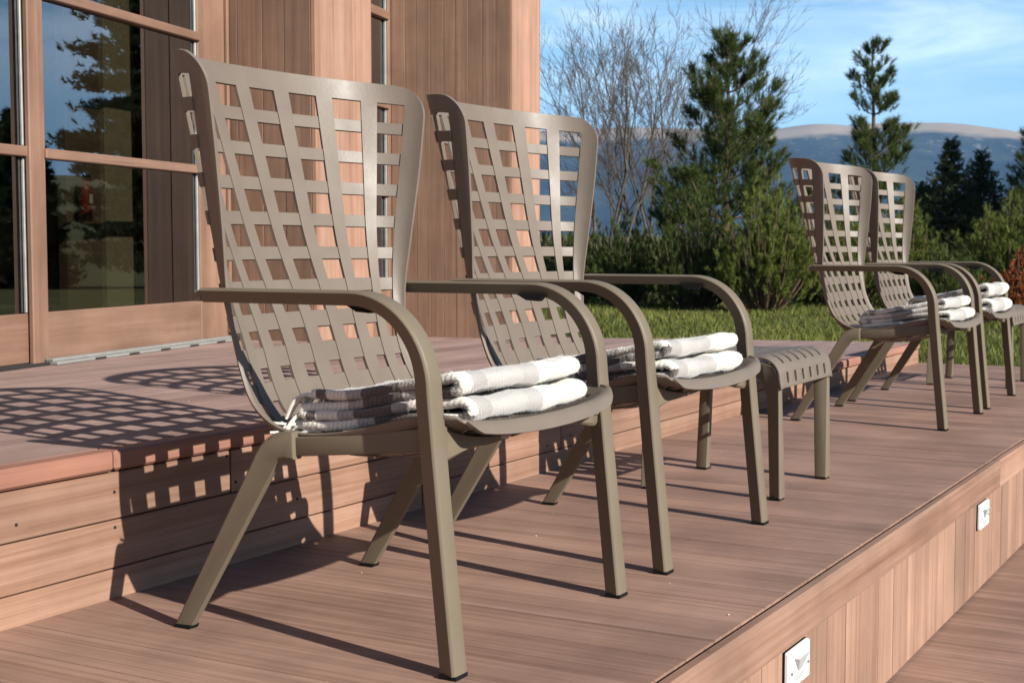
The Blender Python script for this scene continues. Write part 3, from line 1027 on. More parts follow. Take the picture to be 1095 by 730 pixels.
# ------------------------------------------------------------------ footstools
def make_stool():
    root = empty('footstool', (4.19, 1.555, 0))
    hx, hy, H = 0.2475, 0.220, 0.418
    # profile along y: front apron, fold, top, fold, back apron
    rr = 0.056
    prof = [(-hy, H - 0.090)]
    prof += [(-hy + 0.006, H - rr)]
    for k in range(1, 9):
        a = R(180 - 90 * k / 8)
        prof.append((-hy + 0.006 + rr + rr * math.cos(a), H - rr + rr * math.sin(a)))
    n_top = 8
    y0 = prof[-1][0]
    for k in range(1, n_top + 1):
        yy = y0 + (-2 * y0) * k / n_top
        prof.append((yy, H - 0.006 * (1 - abs(2 * k / n_top - 1) ** 2)))
    prof2 = [(-a, b) for a, b in reversed(prof[:10])]
    prof += prof2[1:] if abs(prof[-1][0] - prof2[0][0]) < 1e-6 else prof2
    P_ = np.array(prof)
    arc = np.concatenate([[0], np.cumsum(np.hypot(*np.diff(P_, axis=0).T))])
    Lp = arc[-1]
    # slots: rows along the arc
    slots = []
    inner = [0.046]
    lens_ = [(0.012, 0.044), (0.072, 0.124), (0.150, 0.205)]
    half = Lp / 2
    for a, b in lens_:
        slots.append((a, b))
    sym = [(Lp - b, Lp - a) for a, b in slots]
    slots = [q for q in slots if q[1] < half - 0.01] + [(half - 0.034, half + 0.034)] + sorted([q for q in sym if q[0] > half + 0.01])
    cuts = sorted({0.0, Lp, *[v for q in slots for v in q]})
    fine, fl = [], []
    for a, b in zip(cuts, cuts[1:]):
        n = max(1, int(math.ceil((b - a) / 0.012)))
        hole = any(abs(a - q[0]) < 1e-9 for q in slots)
        for j in range(n):
            fine.append(a + (b - a) * j / n)
            fl.append(hole)
    fine.append(Lp)
    xs, cf = [-hx, -hx + 0.02], [False, False]
    for k in range(6):
        c = -0.178 + 0.0712 * k
        xs += [c - 0.0095, c + 0.0095]
        cf += [True, False]
    xs += [hx - 0.02, hx]
    cf = [False] + [False] + [v for k in range(6) for v in (True, False)] + [False]
    bm = bmesh.new()
    grid = []
    for s in fine:
        y = np.interp(s, arc, P_[:, 0]); z = np.interp(s, arc, P_[:, 1])
        grid.append([bm.verts.new((x, y, z - 0.004 * (abs(x) > hx - 0.005))) for x in xs])
    for i in range(len(fine) - 1):
        for j in range(len(xs) - 1):
            if fl[i] and cf[j]:
                continue
            bm.faces.new((grid[i][j], grid[i][j + 1], grid[i + 1][j + 1], grid[i + 1][j]))
    me = bpy.data.meshes.new('slotted_top')
    bm.to_mesh(me); bm.free()
    o = bpy.data.objects.new('slotted_top', me)
    COL.objects.link(o)
    md = o.modifiers.new('thick', 'SOLIDIFY'); md.thickness = 0.007; md.offset = 0
    bv = o.modifiers.new('edge', 'BEVEL'); bv.width = 0.0012; bv.segments = 2; bv.limit_method = 'ANGLE'; bv.angle_limit = R(55)
    me2 = bpy.data.meshes.new_from_object(o.evaluated_get(bpy.context.evaluated_depsgraph_get()))
    bpy.data.objects.remove(o)
    me2.polygons.foreach_set('use_smooth', np.ones(len(me2.polygons), dtype=bool))
    me2.set_sharp_from_angle(angle=R(40))
    link('slotted_top', me2, M['resin'], root)
    for sx in (-1, 1):
        for sy in (-1, 1):
            bm = bmesh.new()
            # leg: wide at the top and blended into the side rail
            pts = [(sy * (hy + 0.001), 0.006), (sy * (hy - 0.036), 0.006), (sy * (hy - 0.046), 0.30), (sy * (hy - 0.062), 0.345), (sy * (hy - 0.10), 0.372),
                   (sy * (hy - 0.10), 0.398), (sy * (hy - 0.055), 0.402), (sy * (hy - 0.022), 0.392), (sy * (hy - 0.006), 0.360)]
            x0, x1 = (hx - 0.028, hx - 0.001)
            prism(bm, pts, 'X', sx * x0, sx * x1, 0.003)
            for v in bm.verts:      # the foot widens towards the middle of the stool
                if v.co.z < 0.25 and abs(v.co.x) < hx - 0.012:
                    v.co.x -= sx * 0.022 * (1 - v.co.z / 0.3)
                elif v.co.z < 0.36 and abs(v.co.y) < hy - 0.02:
                    v.co.x -= sx * 0.013
            lg = obj('leg', bm, M['resin_frame'], root, 30)
            bm = bmesh.new()
            box(bm, sx * (hx - 0.026) - 0.023, sx * (hx - 0.026) + 0.023, sy * (hy - 0.018) - 0.0165, sy * (hy - 0.018) + 0.0165, 0, 0.0075)
            obj('foot_pad', bm, M['black_rubber'], lg)
        bm = bmesh.new()
        box(bm, sx * (hx - 0.015) - 0.0115, sx * (hx - 0.015) + 0.0115, -hy + 0.098, hy - 0.098, 0.372, 0.3985, 0.002)
        obj('side_rail', bm, M['resin_frame'], root)
    return root


stool = make_stool()
GS = 'taupe slotted footstools'
tag(stool, 'taupe slotted footstool standing between the second and third armchairs', 'footstool', GS)
c = copy_tree(stool)
c.location = (7.93, 1.575, 0)
tag(c, 'taupe slotted footstool beyond the last armchair, cut by the right picture edge', 'footstool', GS)


# ------------------------------------------------------------------ folded blankets
def make_blanket(seed, mat, layers=4, x0=-0.272, x1=0.168, yr=1.628, yf=1.272, t=0.0180, sp=0.0190, rx=0.0, puff=0.010, tassels=56):
    """accordion-folded wool: the fold path runs in the seat's fore-and-aft plane, the cloth is swept across x"""
    rng = np.random.default_rng(seed)
    path = []

    def base(Y):
        return float(np.interp(Y, [1.27, 1.36, 1.46, 1.55, 1.62, 1.68], [0.436, 0.428, 0.413, 0.398, 0.394, 0.402]))

    # centre line
    for L in range(layers):
        fw = (L % 2 == 0)
        ys = np.linspace(yr - 0.004 * L - rng.uniform(0, 0.018), yf + 0.012 + rng.uniform(0, 0.008) + (0.012 if L > 1 else 0), 34)
        if not fw:
            ys = ys[::-1]
        for Y in ys:
            f = np.clip((Y - yf) / (yr - yf), 0, 1)
            lift = (L + 0.5) * sp + puff * (L // 2 + 0.5 * (L % 2)) * (1 - f) ** 2 + 0.002 * math.sin(9 * Y + L * 1.7)
            path.append((Y, base(Y) + lift))
        if L < layers - 1:
            # round fold to the next layer
            Yend, zend = path[-1]
            f = 0.0 if fw else 1.0
            nxt = (L + 1.5) * sp + puff * ((L + 1) // 2 + 0.5 * ((L + 1) % 2)) * (1 - f) ** 2 + base(Yend)
            rad = (nxt - zend) / 2
            for k in range(1, 10):
                a = -90 + 180 * k / 10
                bulge = 1.5 if fw else 1.1
                path.append((Yend + (-1 if fw else 1) * rad * bulge * math.cos(R(a)), zend + rad + rad * math.sin(R(a))))
    Pp = np.array(path)
    arc = np.concatenate([[0], np.cumsum(np.hypot(*np.diff(Pp, axis=0).T))])
    n = int(arc[-1] / 0.008)
    ss = np.linspace(0, arc[-1], n)
    P2_ = np.stack([np.interp(ss, arc, Pp[:, 0]), np.interp(ss, arc, Pp[:, 1])], 1)
    for _ in range(2):
        P2_[1:-1] = 0.25 * P2_[:-2] + 0.5 * P2_[1:-1] + 0.25 * P2_[2:]
    tg = np.gradient(P2_, axis=0)
    tg /= np.linalg.norm(tg, axis=1)[:, None]
    nr = np.stack([-tg[:, 1], tg[:, 0]], 1)
    us = [('e', -1, a_) for a_ in (90, 67, 45, 22)] + [('m', v_, 0) for v_ in np.linspace(-1, 1, 34)] + [('e', 1, a_) for a_ in (22, 45, 67, 90)]
    # soft lumps
    ph = rng.uniform(0, 6.28, 12)
    bm = bmesh.new()
    uvl = bm.loops.layers.uv.new('cloth')
    rings = []
    meta = []
    for i in range(n):
        wob0 = 0.006 * math.sin(ss[i] * 11 + ph[0]) + 0.004 * math.sin(ss[i] * 29 + ph[1])
        wob1 = 0.006 * math.sin(ss[i] * 13 + ph[2]) + 0.004 * math.sin(ss[i] * 31 + ph[3])
        a, b = x0 + wob0, x1 + wob1
        ring, mt = [], []
        for side in (1, -1):
            for kd, u, an_ in (us if side == 1 else us[::-1][1:-1]):
                x = (a + b) / 2 + (b - a) / 2 * u
                prof_ = 1.0
                if kd == 'e':
                    x += u * t * 0.5 * math.sin(R(an_))
                    prof_ = math.cos(R(an_))
                lump = 0.0022 * math.sin(23 * x + 17 * ss[i] + ph[4]) + 0.0016 * math.sin(51 * x - 33 * ss[i] + ph[5])
                lump += 0.0008 * math.sin(140 * x + ph[6]) * math.sin(120 * ss[i] + ph[7])
                off = side * (t / 2 * prof_) + lump
                # sag over the dished seat, fading in the upper layers
                zs = (seat_z(np.clip(x, -0.29, 0.29), P2_[i, 0]) - seat_z(0.262, P2_[i, 0]))
                hgt = P2_[i, 1] - base(P2_[i, 0])
                k = 0.42 * math.exp(-hgt / 0.08)
                ring.append(bm.verts.new((x, P2_[i, 0] + nr[i, 0] * off - YO, P2_[i, 1] + nr[i, 1] * off + zs * k)))
                mt.append((ss[i], x + (0.003 if side > 0 else 0)))
        rings.append(ring)
        meta.append(mt)
    N = len(rings[0])
    for i in range(n - 1):
        for j in range(N):
            k = (j + 1) % N
            f = bm.faces.new((rings[i][j], rings[i][k], rings[i + 1][k], rings[i + 1][j]))
            for lp, (p, q) in zip(f.loops, ((i, j), (i, k), (i + 1, k), (i + 1, j))):
                lp[uvl].uv = meta[p][q]
    bm.faces.new(rings[0][::-1])
    bm.faces.new(rings[-1])
    bmesh.ops.recalc_face_normals(bm, faces=bm.faces[:])
    nsign = 1.0
    # nap: short loose fibres standing off the cloth
    bm.normal_update()
    fl_ = [f for f in bm.faces if len(f.verts) == 4]
    cen = np.array([f.calc_center_median()[:] for f in fl_])
    ok = [k for k in range(len(fl_)) if cen[k][2] > 0.0]
    for k in rng.choice(len(fl_), 15000):
        f = fl_[k]
        a_, b_, c_, d_ = [l.vert.co for l in f.loops]
        q1, q2 = rng.random(2)
        p = (a_.lerp(b_, q1)).lerp(d_.lerp(c_, q1), q2)
        nn = f.normal * nsign
        dv = (nn + Vector(rng.normal(0, 0.55, 3))).normalized()
        ln_ = rng.uniform(0.003, 0.0075)
        sd = dv.cross(Vector(rng.normal(0, 1, 3))).normalized() * 0.00035
        vs = [bm.verts.new(p - sd - nn * 0.001), bm.verts.new(p + sd - nn * 0.001), bm.verts.new(p + dv * ln_)]
        nf = bm.faces.new(vs)
        uv0 = f.loops[0][uvl].uv.copy()
        for lp in nf.loops:
            lp[uvl].uv = uv0
    o = obj('folded_blanket', bm, mat, None, 70)
    # fringe at both free ends
    bm = bmesh.new()
    for end, ring in ((0, rings[0] if False else None), (1, None)):
        i = 0 if end == 0 else n - 1
        d = -tg[0] if end == 0 else tg[-1]
        cnt = 52 if tassels else 20
        for k in range(cnt):
            x = x0 + (x1 - x0) * (k + rng.uniform(0.1, 0.9)) / cnt
            zs = (seat_z(np.clip(x, -0.29, 0.29), P2_[i, 0]) - seat_z(0.262, P2_[i, 0])) * (0.6 if end == 0 else 0.25)
            p = Vector((x, P2_[i, 0] - YO, P2_[i, 1] + zs))
            ln = rng.uniform(0.045, 0.085)
            sx = rng.uniform(-0.45, 0.25)
            pts = []
            rad = []
            for q in range(6):
                f = q / 5
                yv = p.y + d[0] * ln * f * (0.8 if end == 0 else 0.6)
                zv = p.z + rng.uniform(-0.002, 0.002) + (0.004 * f)
                if end == 1:
                    zv += 0.010 * math.sin(f * 2.6) - 0.052 * f * f
                zmin = seat_z(np.clip(x + sx * ln * f, -0.29, 0.29), yv + YO) + 0.004
                if yv + YO > 1.70:
                    zmin = max(zmin, 0.40 + (yv + YO - 1.70) * 1.2)
                pts.append((x + sx * ln * f, yv, max(zv, zmin)))
                rad.append(0.0042 * (1 - 0.4 * f))
            tube(bm, pts, rad, 5)
    # a tassel fan spilling off the near rear corner
    for k in range(tassels):
        p = Vector((x0 + rng.uniform(-0.006, 0.13), yr - YO + rng.uniform(-0.05, 0.0), base(yr) + rng.uniform(0.0, 0.034)))
        ang = rng.uniform(R(60), R(140))
        ln = rng.uniform(0.05, 0.095)
        pts, rad = [], []
        for q in range(6):
            f = q / 5
            xx = p.x + math.cos(ang) * ln * f
            yy = p.y + math.sin(ang) * ln * f * 0.75
            zmin = seat_z(np.clip(xx, -0.29, 0.29), min(yy + YO, 1.69)) + 0.006
            pts.append((xx, yy, max(p.z - 0.03 * f * f + 0.006 * math.sin(3 * f), zmin)))
            rad.append(0.0056 * (1 - 0.45 * f))
        tube(bm, pts, rad, 5)
    fo = obj('fringe', bm, M['fringe'], o, 60)
    o.location = (0, YO, 0)
    return o


GB = 'folded wool blankets on the chairs'
for i, (x, y, mt, kw, lab) in enumerate((
        (2.37, YO, 'wool', {}, 'cream, grey and taupe plaid blanket folded on the nearest armchair'),
        (3.27, YO, 'wool', dict(puff=0.012), 'cream and grey plaid blanket folded on the second armchair'),
        (6.135, YO + 0.012, 'wool_pale', dict(layers=4, puff=0.016, tassels=0), 'white and grey blanket folded on the third armchair, its roll seen end-on'),
        (6.995, YO + 0.02, 'wool_pale', dict(layers=4, sp=0.027, puff=0.022, t=0.024, tassels=0), 'white rolled blanket heaped on the farthest armchair'))):
    b = make_blanket(20 + i, M[mt], **kw)
    b.location = (x, y, 0)
    tag(b, lab, 'blanket', GB)

# ------------------------------------------------------------------ ground, hills
def fr_to_xy(F, Rr):
    return (F * math.cos(PSI) + Rr * math.sin(PSI), F * math.sin(PSI) - Rr * math.cos(PSI))


def ground_h(X, Y):
    d = np.hypot(X, Y)
    z = np.full_like(d, -0.045)
    low = (Y < 1.0) & (X < 13.5)
    z = np.where(low, -0.56, z)
    near = ((X < 9.0) & (Y < 7.5) & (Y >= 1.0))
    z = np.where(near, -0.50, z)
    far = np.clip((d - 45) / 900, 0, 1)
    azr = np.arctan2(X * math.sin(PSI) - Y * math.cos(PSI), X * math.cos(PSI) + Y * math.sin(PSI))
    side = np.clip((azr - R(16.5)) / R(4), 0, 1)
    z = z + (7 + 37 * side) * far ** 1.25
    z = z + np.where(d > 30, 0.25 * np.sin(X * 0.05) * np.cos(Y * 0.043) * np.clip((d - 30) / 60, 0, 8), 0)
    return z


def mid_lines():
    a = [-9000, -5000, -2500, -1200, -600, -300, -150, -80, -45, -25, -14, -9, -5, -2.5]
    b = list(np.arange(-2, 30, 1.0)) + [9.0, 9.12, 7.5, 13.4, 13.6, 0.94, 1.0, 1.02]
    c = [32, 36, 42, 50, 60, 75, 95, 120, 150, 190, 240, 300, 380, 470, 580, 720, 900, 1150, 1500, 2000, 3000, 5000, 9000]
    return np.array(sorted(set(a + [round(float(v), 3) for v in b] + c)))


gx = mid_lines()
gy = mid_lines()
GX, GY = np.meshgrid(gx, gy, indexing='ij')
GZ = ground_h(GX, GY)
V = np.stack([GX, GY, GZ], -1).reshape(-1, 3)
nx, ny = len(gx), len(gy)
ii, jj = np.meshgrid(np.arange(nx - 1), np.arange(ny - 1), indexing='ij')
q = (ii * ny + jj).ravel()
F4 = np.stack([q, q + ny, q + ny + 1, q + 1], 1)
m, t = new_mat('lawn_and_meadow')
tcn = t.n('ShaderNodeTexCoord')
n1 = t.n('ShaderNodeTexNoise', {'Vector': tcn.outputs['Object'], 'Scale': 0.9, 'Detail': 8.0, 'Roughness': 0.65})
n2 = t.n('ShaderNodeTexNoise', {'Vector': tcn.outputs['Object'], 'Scale': 14.0, 'Detail': 5.0, 'Roughness': 0.7})
n3 = t.n('ShaderNodeTexNoise', {'Vector': tcn.outputs['Object'], 'Scale': 0.012, 'Detail': 6.0, 'Roughness': 0.6})
c1 = t.ramp(n1.outputs[0], [(0.35, (0.060, 0.072, 0.022)), (0.55, (0.095, 0.105, 0.030)), (0.7, (0.15, 0.14, 0.055))])
c2 = t.mix(t.math('MULTIPLY', n2.outputs[0], 0.7), c1, (0.055, 0.045, 0.022))
ln = t.n('ShaderNodeVectorMath', {0: tcn.outputs['Object']}, operation='LENGTH')
far = t.n('ShaderNodeMapRange', {0: ln.outputs['Value'], 1: 60.0, 2: 300.0})
c3 = t.ramp(n3.outputs[0], [(0.4, (0.07, 0.085, 0.028)), (0.6, (0.135, 0.125, 0.050))])
cc = t.mix(far.outputs[0], c2, c3)
bp = t.n('ShaderNodeBump', {'Height': n2.outputs[0], 'Strength': 0.6, 'Distance': 0.05})
p = t.n('ShaderNodeBsdfPrincipled', {'Base Color': cc, 'Roughness': 0.95, 'Normal': bp.outputs[0]})
p.inputs['Specular IOR Level'].default_value = 0.1
t.n('ShaderNodeOutputMaterial', {0: p.outputs[0]})
tag(arr_obj('ground', V, F4, m, smooth=True), kind='structure')

# mountain: a flat-topped ridge, skyline read off the photograph as (u, v) -> azimuth, height at its distance
sk = [(-900, 205), (-300, 175), (200, 150), (480, 143), (575, 140), (620, 138), (680, 136), (740, 138), (800, 141), (834, 137), (850, 134.5), (868, 132.5),
      (890, 133), (905, 134.5), (925, 132.2), (960, 131.5), (1008, 131.2), (1030, 133), (1053, 136), (1075, 139), (1091, 142), (1150, 152), (1300, 170), (1700, 200), (2400, 225)]
sku = np.array([s_[0] for s_ in sk], float)
skv = np.array([s_[1] for s_ in sk], float)
az = np.radians(np.linspace(-55, 62, 420))
us_ = 547.5 + 1520 * np.tan(np.clip(az, -1.2, 1.2))
vv = np.interp(us_, sku, skv)
D_TOP, D_FOOT = 5200.0, 3000.0
ridge = (263 - vv) / 1520 * D_TOP * np.cos(np.arctan((us_ - 547.5) / 1520)) ** -0 / np.sqrt(1 + ((us_ - 547.5) / 1520) ** 2) ** -1
ridge = (263 - vv) / 1520 * D_TOP
ts = np.concatenate([np.linspace(0, 1, 60), [1.12, 1.35]])
vv3, tint = [], []


def vnoise(x, y, seed):
    r_ = np.random.default_rng(seed)
    out = np.zeros(np.broadcast(x, y).shape)
    for k in range(26):
        fx, fy = r_.normal(0, 1, 2)
        sc = 2.0 ** r_.uniform(0, 4.2)
        out = out + np.sin(x * fx * sc + y * fy * sc + r_.uniform(0, 6.28)) / sc ** 0.85
    return out


AZ, TT = np.meshgrid(az, ts, indexing='ij')
RG = np.repeat(ridge[:, None], len(ts), 1)
prof_t = np.interp(TT, [0, 0.25, 0.5, 0.68, 0.80, 0.86, 0.93, 1.0, 1.12, 1.35], [0.02, 0.16, 0.40, 0.60, 0.74, 0.86, 0.955, 1.0, 0.985, 0.6])
nzz = vnoise(AZ * 9, TT * 3, 4)
spur = np.sin(AZ * 60 + 1.5 * np.sin(AZ * 17)) * 0.03 * np.sin(np.clip(TT, 0, 1) * math.pi)
HH = RG * (prof_t + spur + 0.018 * nzz * np.sin(np.clip(TT, 0, 1) * math.pi))
DD = D_FOOT + (D_TOP - D_FOOT) * TT
DD = DD / np.cos(AZ) ** 0
Fm, Rm = DD * np.cos(AZ), DD * np.sin(AZ)
# keep the skyline: heights were read for the forward distance, so scale by cos
HH = HH * np.cos(AZ)
Xm = Fm * math.cos(PSI) + Rm * math.sin(PSI)
Ym = Fm * math.sin(PSI) - Rm * math.cos(PSI)
Vm = np.stack([Xm, Ym, HH - 4 + CAM_H * 0], -1).reshape(-1, 3)
na, nt_ = len(az), len(ts)
ii, jj = np.meshgrid(np.arange(na - 1), np.arange(nt_ - 1), indexing='ij')
q = (ii * nt_ + jj).ravel()
Fm4 = np.stack([q, q + nt_, q + nt_ + 1, q + 1], 1)
hrel = (prof_t + 0.02 * nzz).reshape(-1)
m, t = new_mat('mountain_forest_and_meadow')
att = t.n('ShaderNodeAttribute', attribute_name='tint')
tcn = t.n('ShaderNodeTexCoord')
n1 = t.n('ShaderNodeTexNoise', {'Vector': tcn.outputs['Object'], 'Scale': 0.006, 'Detail': 8.0, 'Roughness': 0.65})
n2 = t.n('ShaderNodeTexNoise', {'Vector': tcn.outputs['Object'], 'Scale': 0.0022, 'Detail': 8.0, 'Roughness': 0.7})
mpz = t.n('ShaderNodeMapping', {0: tcn.outputs['Object'], 'Scale': (0.030, 0.030, 0.007)})
n4 = t.n('ShaderNodeTexNoise', {'Vector': mpz.outputs[0], 'Scale': 1.0, 'Detail': 6.0, 'Roughness': 0.65})
hgt = t.math('ADD', att.outputs['Fac'], t.math('MULTIPLY', t.math('SUBTRACT', n1.outputs[0], 0.5), 0.16))
topf = t.n('ShaderNodeMapRange', {0: hgt, 1: 0.835, 2: 0.885})
forest = t.ramp(n1.outputs[0], [(0.35, (0.014, 0.024, 0.030)), (0.62, (0.036, 0.048, 0.044))])
meadow = t.ramp(n2.outputs[0], [(0.35, (0.23, 0.18, 0.125)), (0.65, (0.34, 0.275, 0.20))])
cl_ = t.n('ShaderNodeMapRange', {0: n4.outputs[0], 1: 0.55, 2: 0.63})
band = t.n('ShaderNodeMapRange', {0: hgt, 1: 0.60, 2: 0.72})
rk = t.math('MULTIPLY', t.math('MULTIPLY', cl_.outputs[0], band.outputs[0]), 0.55)
c = t.mix(rk, forest, (0.22, 0.20, 0.175))
c = t.mix(topf.outputs[0], c, meadow)
p = t.n('ShaderNodeBsdfPrincipled', {'Base Color': c, 'Roughness': 1.0})
p.inputs['Specular IOR Level'].default_value = 0.0
t.n('ShaderNodeOutputMaterial', {0: p.outputs[0]})
tag(arr_obj('mountain', Vm, Fm4, m, tint=hrel, smooth=True), kind='structure')

# ------------------------------------------------------------------ haze: one closed box of even thin air
HAZE = True
if HAZE:
    bm = bmesh.new()
    box(bm, -9500, 9500, -9500, 9500, -4.5, 620)
    m, t = new_mat('air')
    pv = t.n('ShaderNodeVolumePrincipled', {'Color': (0.30, 0.58, 1.0, 1), 'Density': 0.000065, 'Anisotropy': 0.0})
    ou = t.n('ShaderNodeOutputMaterial')
    t.link(pv.outputs[0], ou.inputs['Volume'])
    hz = obj('haze', bm, m)
    tag(hz, kind='stuff')
    try:
        m.cycles.homogeneous_volume = True
    except Exception:
        pass

# ------------------------------------------------------------------ lawn blades
def grass():
    n = 52000
    Fv = 6.5 + 15 * RNG.random(n) ** 1.25
    azv = np.radians(RNG.uniform(-4, 21, n))
    Rv = Fv * np.tan(azv)
    X = Fv * math.cos(PSI) + Rv * math.sin(PSI)
    Y = Fv * math.sin(PSI) - Rv * math.cos(PSI)
    end = END_X - 0.30 * np.clip(Y - RISER_Y, 0, 9) + 0.02
    keep = (X > end) & ~((Y < 1.02) & (X < 13.55))
    # the building's corner
    bxl = X * math.cos(TH) + Y * math.sin(TH)
    byl = -X * math.sin(TH) + Y * math.cos(TH)
    keep &= ~((bxl < 9.45) & (byl > 2.5))
    X, Y = X[keep], Y[keep]
    n = len(X)
    h = RNG.uniform(0.03, 0.075, n) * (0.7 + 0.6 * (np.sin(X * 2.1) * np.sin(Y * 1.7) * 0.5 + 0.5))
    a = RNG.uniform(0, 2 * math.pi, n)
    wd_ = RNG.uniform(0.004, 0.009, n)
    lean = RNG.uniform(0.1, 0.8, n)
    la = RNG.uniform(0, 2 * math.pi, n)
    z0 = -0.047
    p0 = np.stack([X - np.cos(a) * wd_, Y - np.sin(a) * wd_, np.full(n, z0)], 1)
    p1 = np.stack([X + np.cos(a) * wd_, Y + np.sin(a) * wd_, np.full(n, z0)], 1)
    p2 = np.stack([X + np.cos(la) * lean * h, Y + np.sin(la) * lean * h, z0 + h], 1)
    V = np.stack([p0, p1, p2], 1).reshape(-1, 3)
    Fc = np.arange(3 * n).reshape(-1, 3)
    patch = np.sin(X * 0.9 + 1) * np.sin(Y * 1.3) * 0.25 + np.sin(X * 3.1) * np.sin(Y * 2.7 + 2) * 0.2
    tn = np.clip(0.45 + patch + RNG.normal(0, 0.22, n), 0, 1)
    tag(arr_obj('grass', V, Fc, M['grass'], tint=np.repeat(tn, 3)), kind='stuff')


grass()
# fallen leaves and needles lying in the grass before the bushes
n = 420
Fv = RNG.uniform(12.0, 18.5, n)
Rv = Fv * np.tan(np.radians(RNG.uniform(1, 20, n)))
X, Y = Fv * math.cos(PSI) + Rv * math.sin(PSI), Fv * math.sin(PSI) - Rv * math.cos(PSI)
a = RNG.uniform(0, 6.28, n)
sz = RNG.uniform(0.010, 0.026, n)
z = RNG.uniform(-0.02, 0.03, n)
V = np.stack([np.stack([X + np.cos(a + q) * sz, Y + np.sin(a + q) * sz, z + RNG.uniform(-0.012, 0.012, n)], 1) for q in (0, 1.5, 3.1, 4.6)], 1).reshape(-1, 3)
tag(arr_obj('fallen_leaves', V, np.arange(4 * n).reshape(-1, 4), M['dry_leaf'], tint=np.repeat(RNG.random(n), 4)), 'dry brown leaves lying in the grass', None, None, 'stuff')


# ------------------------------------------------------------------ conifers and shrubs
def needles(P0, D, n_per, ln, wd_, spread, rng, tint0, tint_sd=0.16):
    """needle tufts: arrays of tuft positions and directions -> triangles"""
    k = len(P0)
    P = np.repeat(P0, n_per, 0)
    d = np.repeat(D, n_per, 0)
    t_ = np.repeat(tint0, n_per)
    N = len(P)
    rnd = rng.normal(0, 1, (N, 3))
    rnd /= np.linalg.norm(rnd, axis=1)[:, None]
    nd = d + rnd * spread
    nd /= np.linalg.norm(nd, axis=1)[:, None]
    along = rng.uniform(-1.0, 0.3, N)[:, None] * d * ln * 0.9
    b = P + along
    L = ln * rng.uniform(0.6, 1.15, N)[:, None]
    sd = np.cross(nd, rng.normal(0, 1, (N, 3)))
    sd /= np.linalg.norm(sd, axis=1)[:, None] + 1e-9
    sd *= wd_ / 2
    V = np.stack([b - sd, b + sd, b + nd * L], 1).reshape(-1, 3)
    F = np.arange(3 * N).reshape(-1, 3)
    tn = np.clip(t_ + rng.normal(0, tint_sd, N), 0, 1)
    return V, F, np.repeat(tn, 3)


def stems(bm, segs):
    for pts, rad in segs:
        tube(bm, pts, rad, 5)


def gpos(u, F):
    """ground point seen in column u at forward distance F"""
    x, y = fr_to_xy(F, (u - 547.5) / 1520 * F)
    return Vector((x, y, float(ground_h(np.array([x]), np.array([y]))[0])))


def pine(name, loc, H, width, seed, label, group, mat='needle', dens=1.0, nlen=0.10, first=0.10, lean=0.0, shape=0.75, whorl=0.24, per=6):
    """open-crowned pine: trunk, whorls of rising branches, needle tufts crowded at the branch ends"""
    rng = np.random.default_rng(seed)
    root = empty(name, loc, rng.uniform(0, 6.28))
    tag(root, label, 'tree', group)
    bm = bmesh.new()
    nseg = 9
    tr_pts = []
    off = np.cumsum(rng.normal(0, 0.012 * H, (nseg + 1, 2)), 0) * 0.35
    for k in range(nseg + 1):
        f = k / nseg
        tr_pts.append(Vector((off[k, 0] + lean * H * f * f, off[k, 1], H * 0.985 * f)))

    def trunk_at(f):
        x = f * nseg
        i = min(int(x), nseg - 1)
        return tr_pts[i].lerp(tr_pts[i + 1], x - i)
    r0 = 0.016 * H + 0.01
    tube(bm, tr_pts, [max(0.006, r0 * (1 - 0.9 * k / nseg)) for k in range(nseg + 1)], 7)
    tp, td, tt = [], [], []
    h = first * H
    while h < H * 0.97:
        f = h / H
        blen = width / 2 * (1 - f) ** shape * (1.0 if f > 0.2 else 0.8 + f)
        blen = max(blen, 0.10 * width * 0.5)
        nb = per if f < 0.8 else per - 1
        a0 = rng.uniform(0, 6.28)
        for b in range(nb):
            if rng.random() < 0.14:
                continue
            a = a0 + 2 * math.pi * b / nb + rng.normal(0, 0.25)
            L = blen * rng.uniform(0.55, 1.12)
            up0 = 0.15 + 0.55 * f + rng.normal(0, 0.10)
            base = trunk_at(f)
            pts = []
            for q in range(6):
                g = q / 5
                pts.append(base + Vector((math.cos(a) * L * g, math.sin(a) * L * g, L * (up0 * g + 0.35 * g * g - 0.10 * math.sin(g * 3)))))
            tube(bm, pts, [max(0.004, 0.05 * r0 + 0.020 * L * (1 - g * 0.85)) for g in (0, .2, .4, .6, .8, 1)], 4)
            nt = max(8, int(dens * L * 50))
            for _ in range(nt):
                g = 0.30 + 0.70 * rng.random() ** 0.6
                i = min(int(g * 5), 4)
                p = pts[i].lerp(pts[i + 1], g * 5 - i)
                dirv = (pts[5] - pts[3]).normalized()
                sp = 0.21 * L * (1.15 - g) + 0.03
                o_ = Vector(rng.normal(0, 1, 3)) * sp
                o_.z = abs(o_.z) * 0.5
                p2 = p + o_
                dd = (dirv * 0.7 + o_.normalized() * 0.6 + Vector((0, 0, 0.55))).normalized()
                tp.append(p2); td.append(dd); tt.append(0.25 + 0.5 * rng.random())
            tp.append(pts[5]); td.append((dirv + Vector((0, 0, 0.6))).normalized()); tt.append(0.6)
        h += whorl * H / 3.4 * rng.uniform(0.8, 1.2) * (1.15 - 0.45 * f)
    for q in range(6):
        tp.append(tr_pts[-1] + Vector((rng.normal(0, 0.02), rng.normal(0, 0.02), -0.05 * q)))
        td.append(Vector((rng.normal(0, .3), rng.normal(0, .3), 1)).normalized()); tt.append(0.7)
    obj('trunk', bm, M['bark'], root, 60)
    Vn, Fn, Tn = needles(np.array([v[:] for v in tp]), np.array([v[:] for v in td]), 46, nlen, 0.0066, 0.8, rng, np.array(tt))
    arr_obj('crown', Vn, Fn, M[mat], root, Tn)
    return root


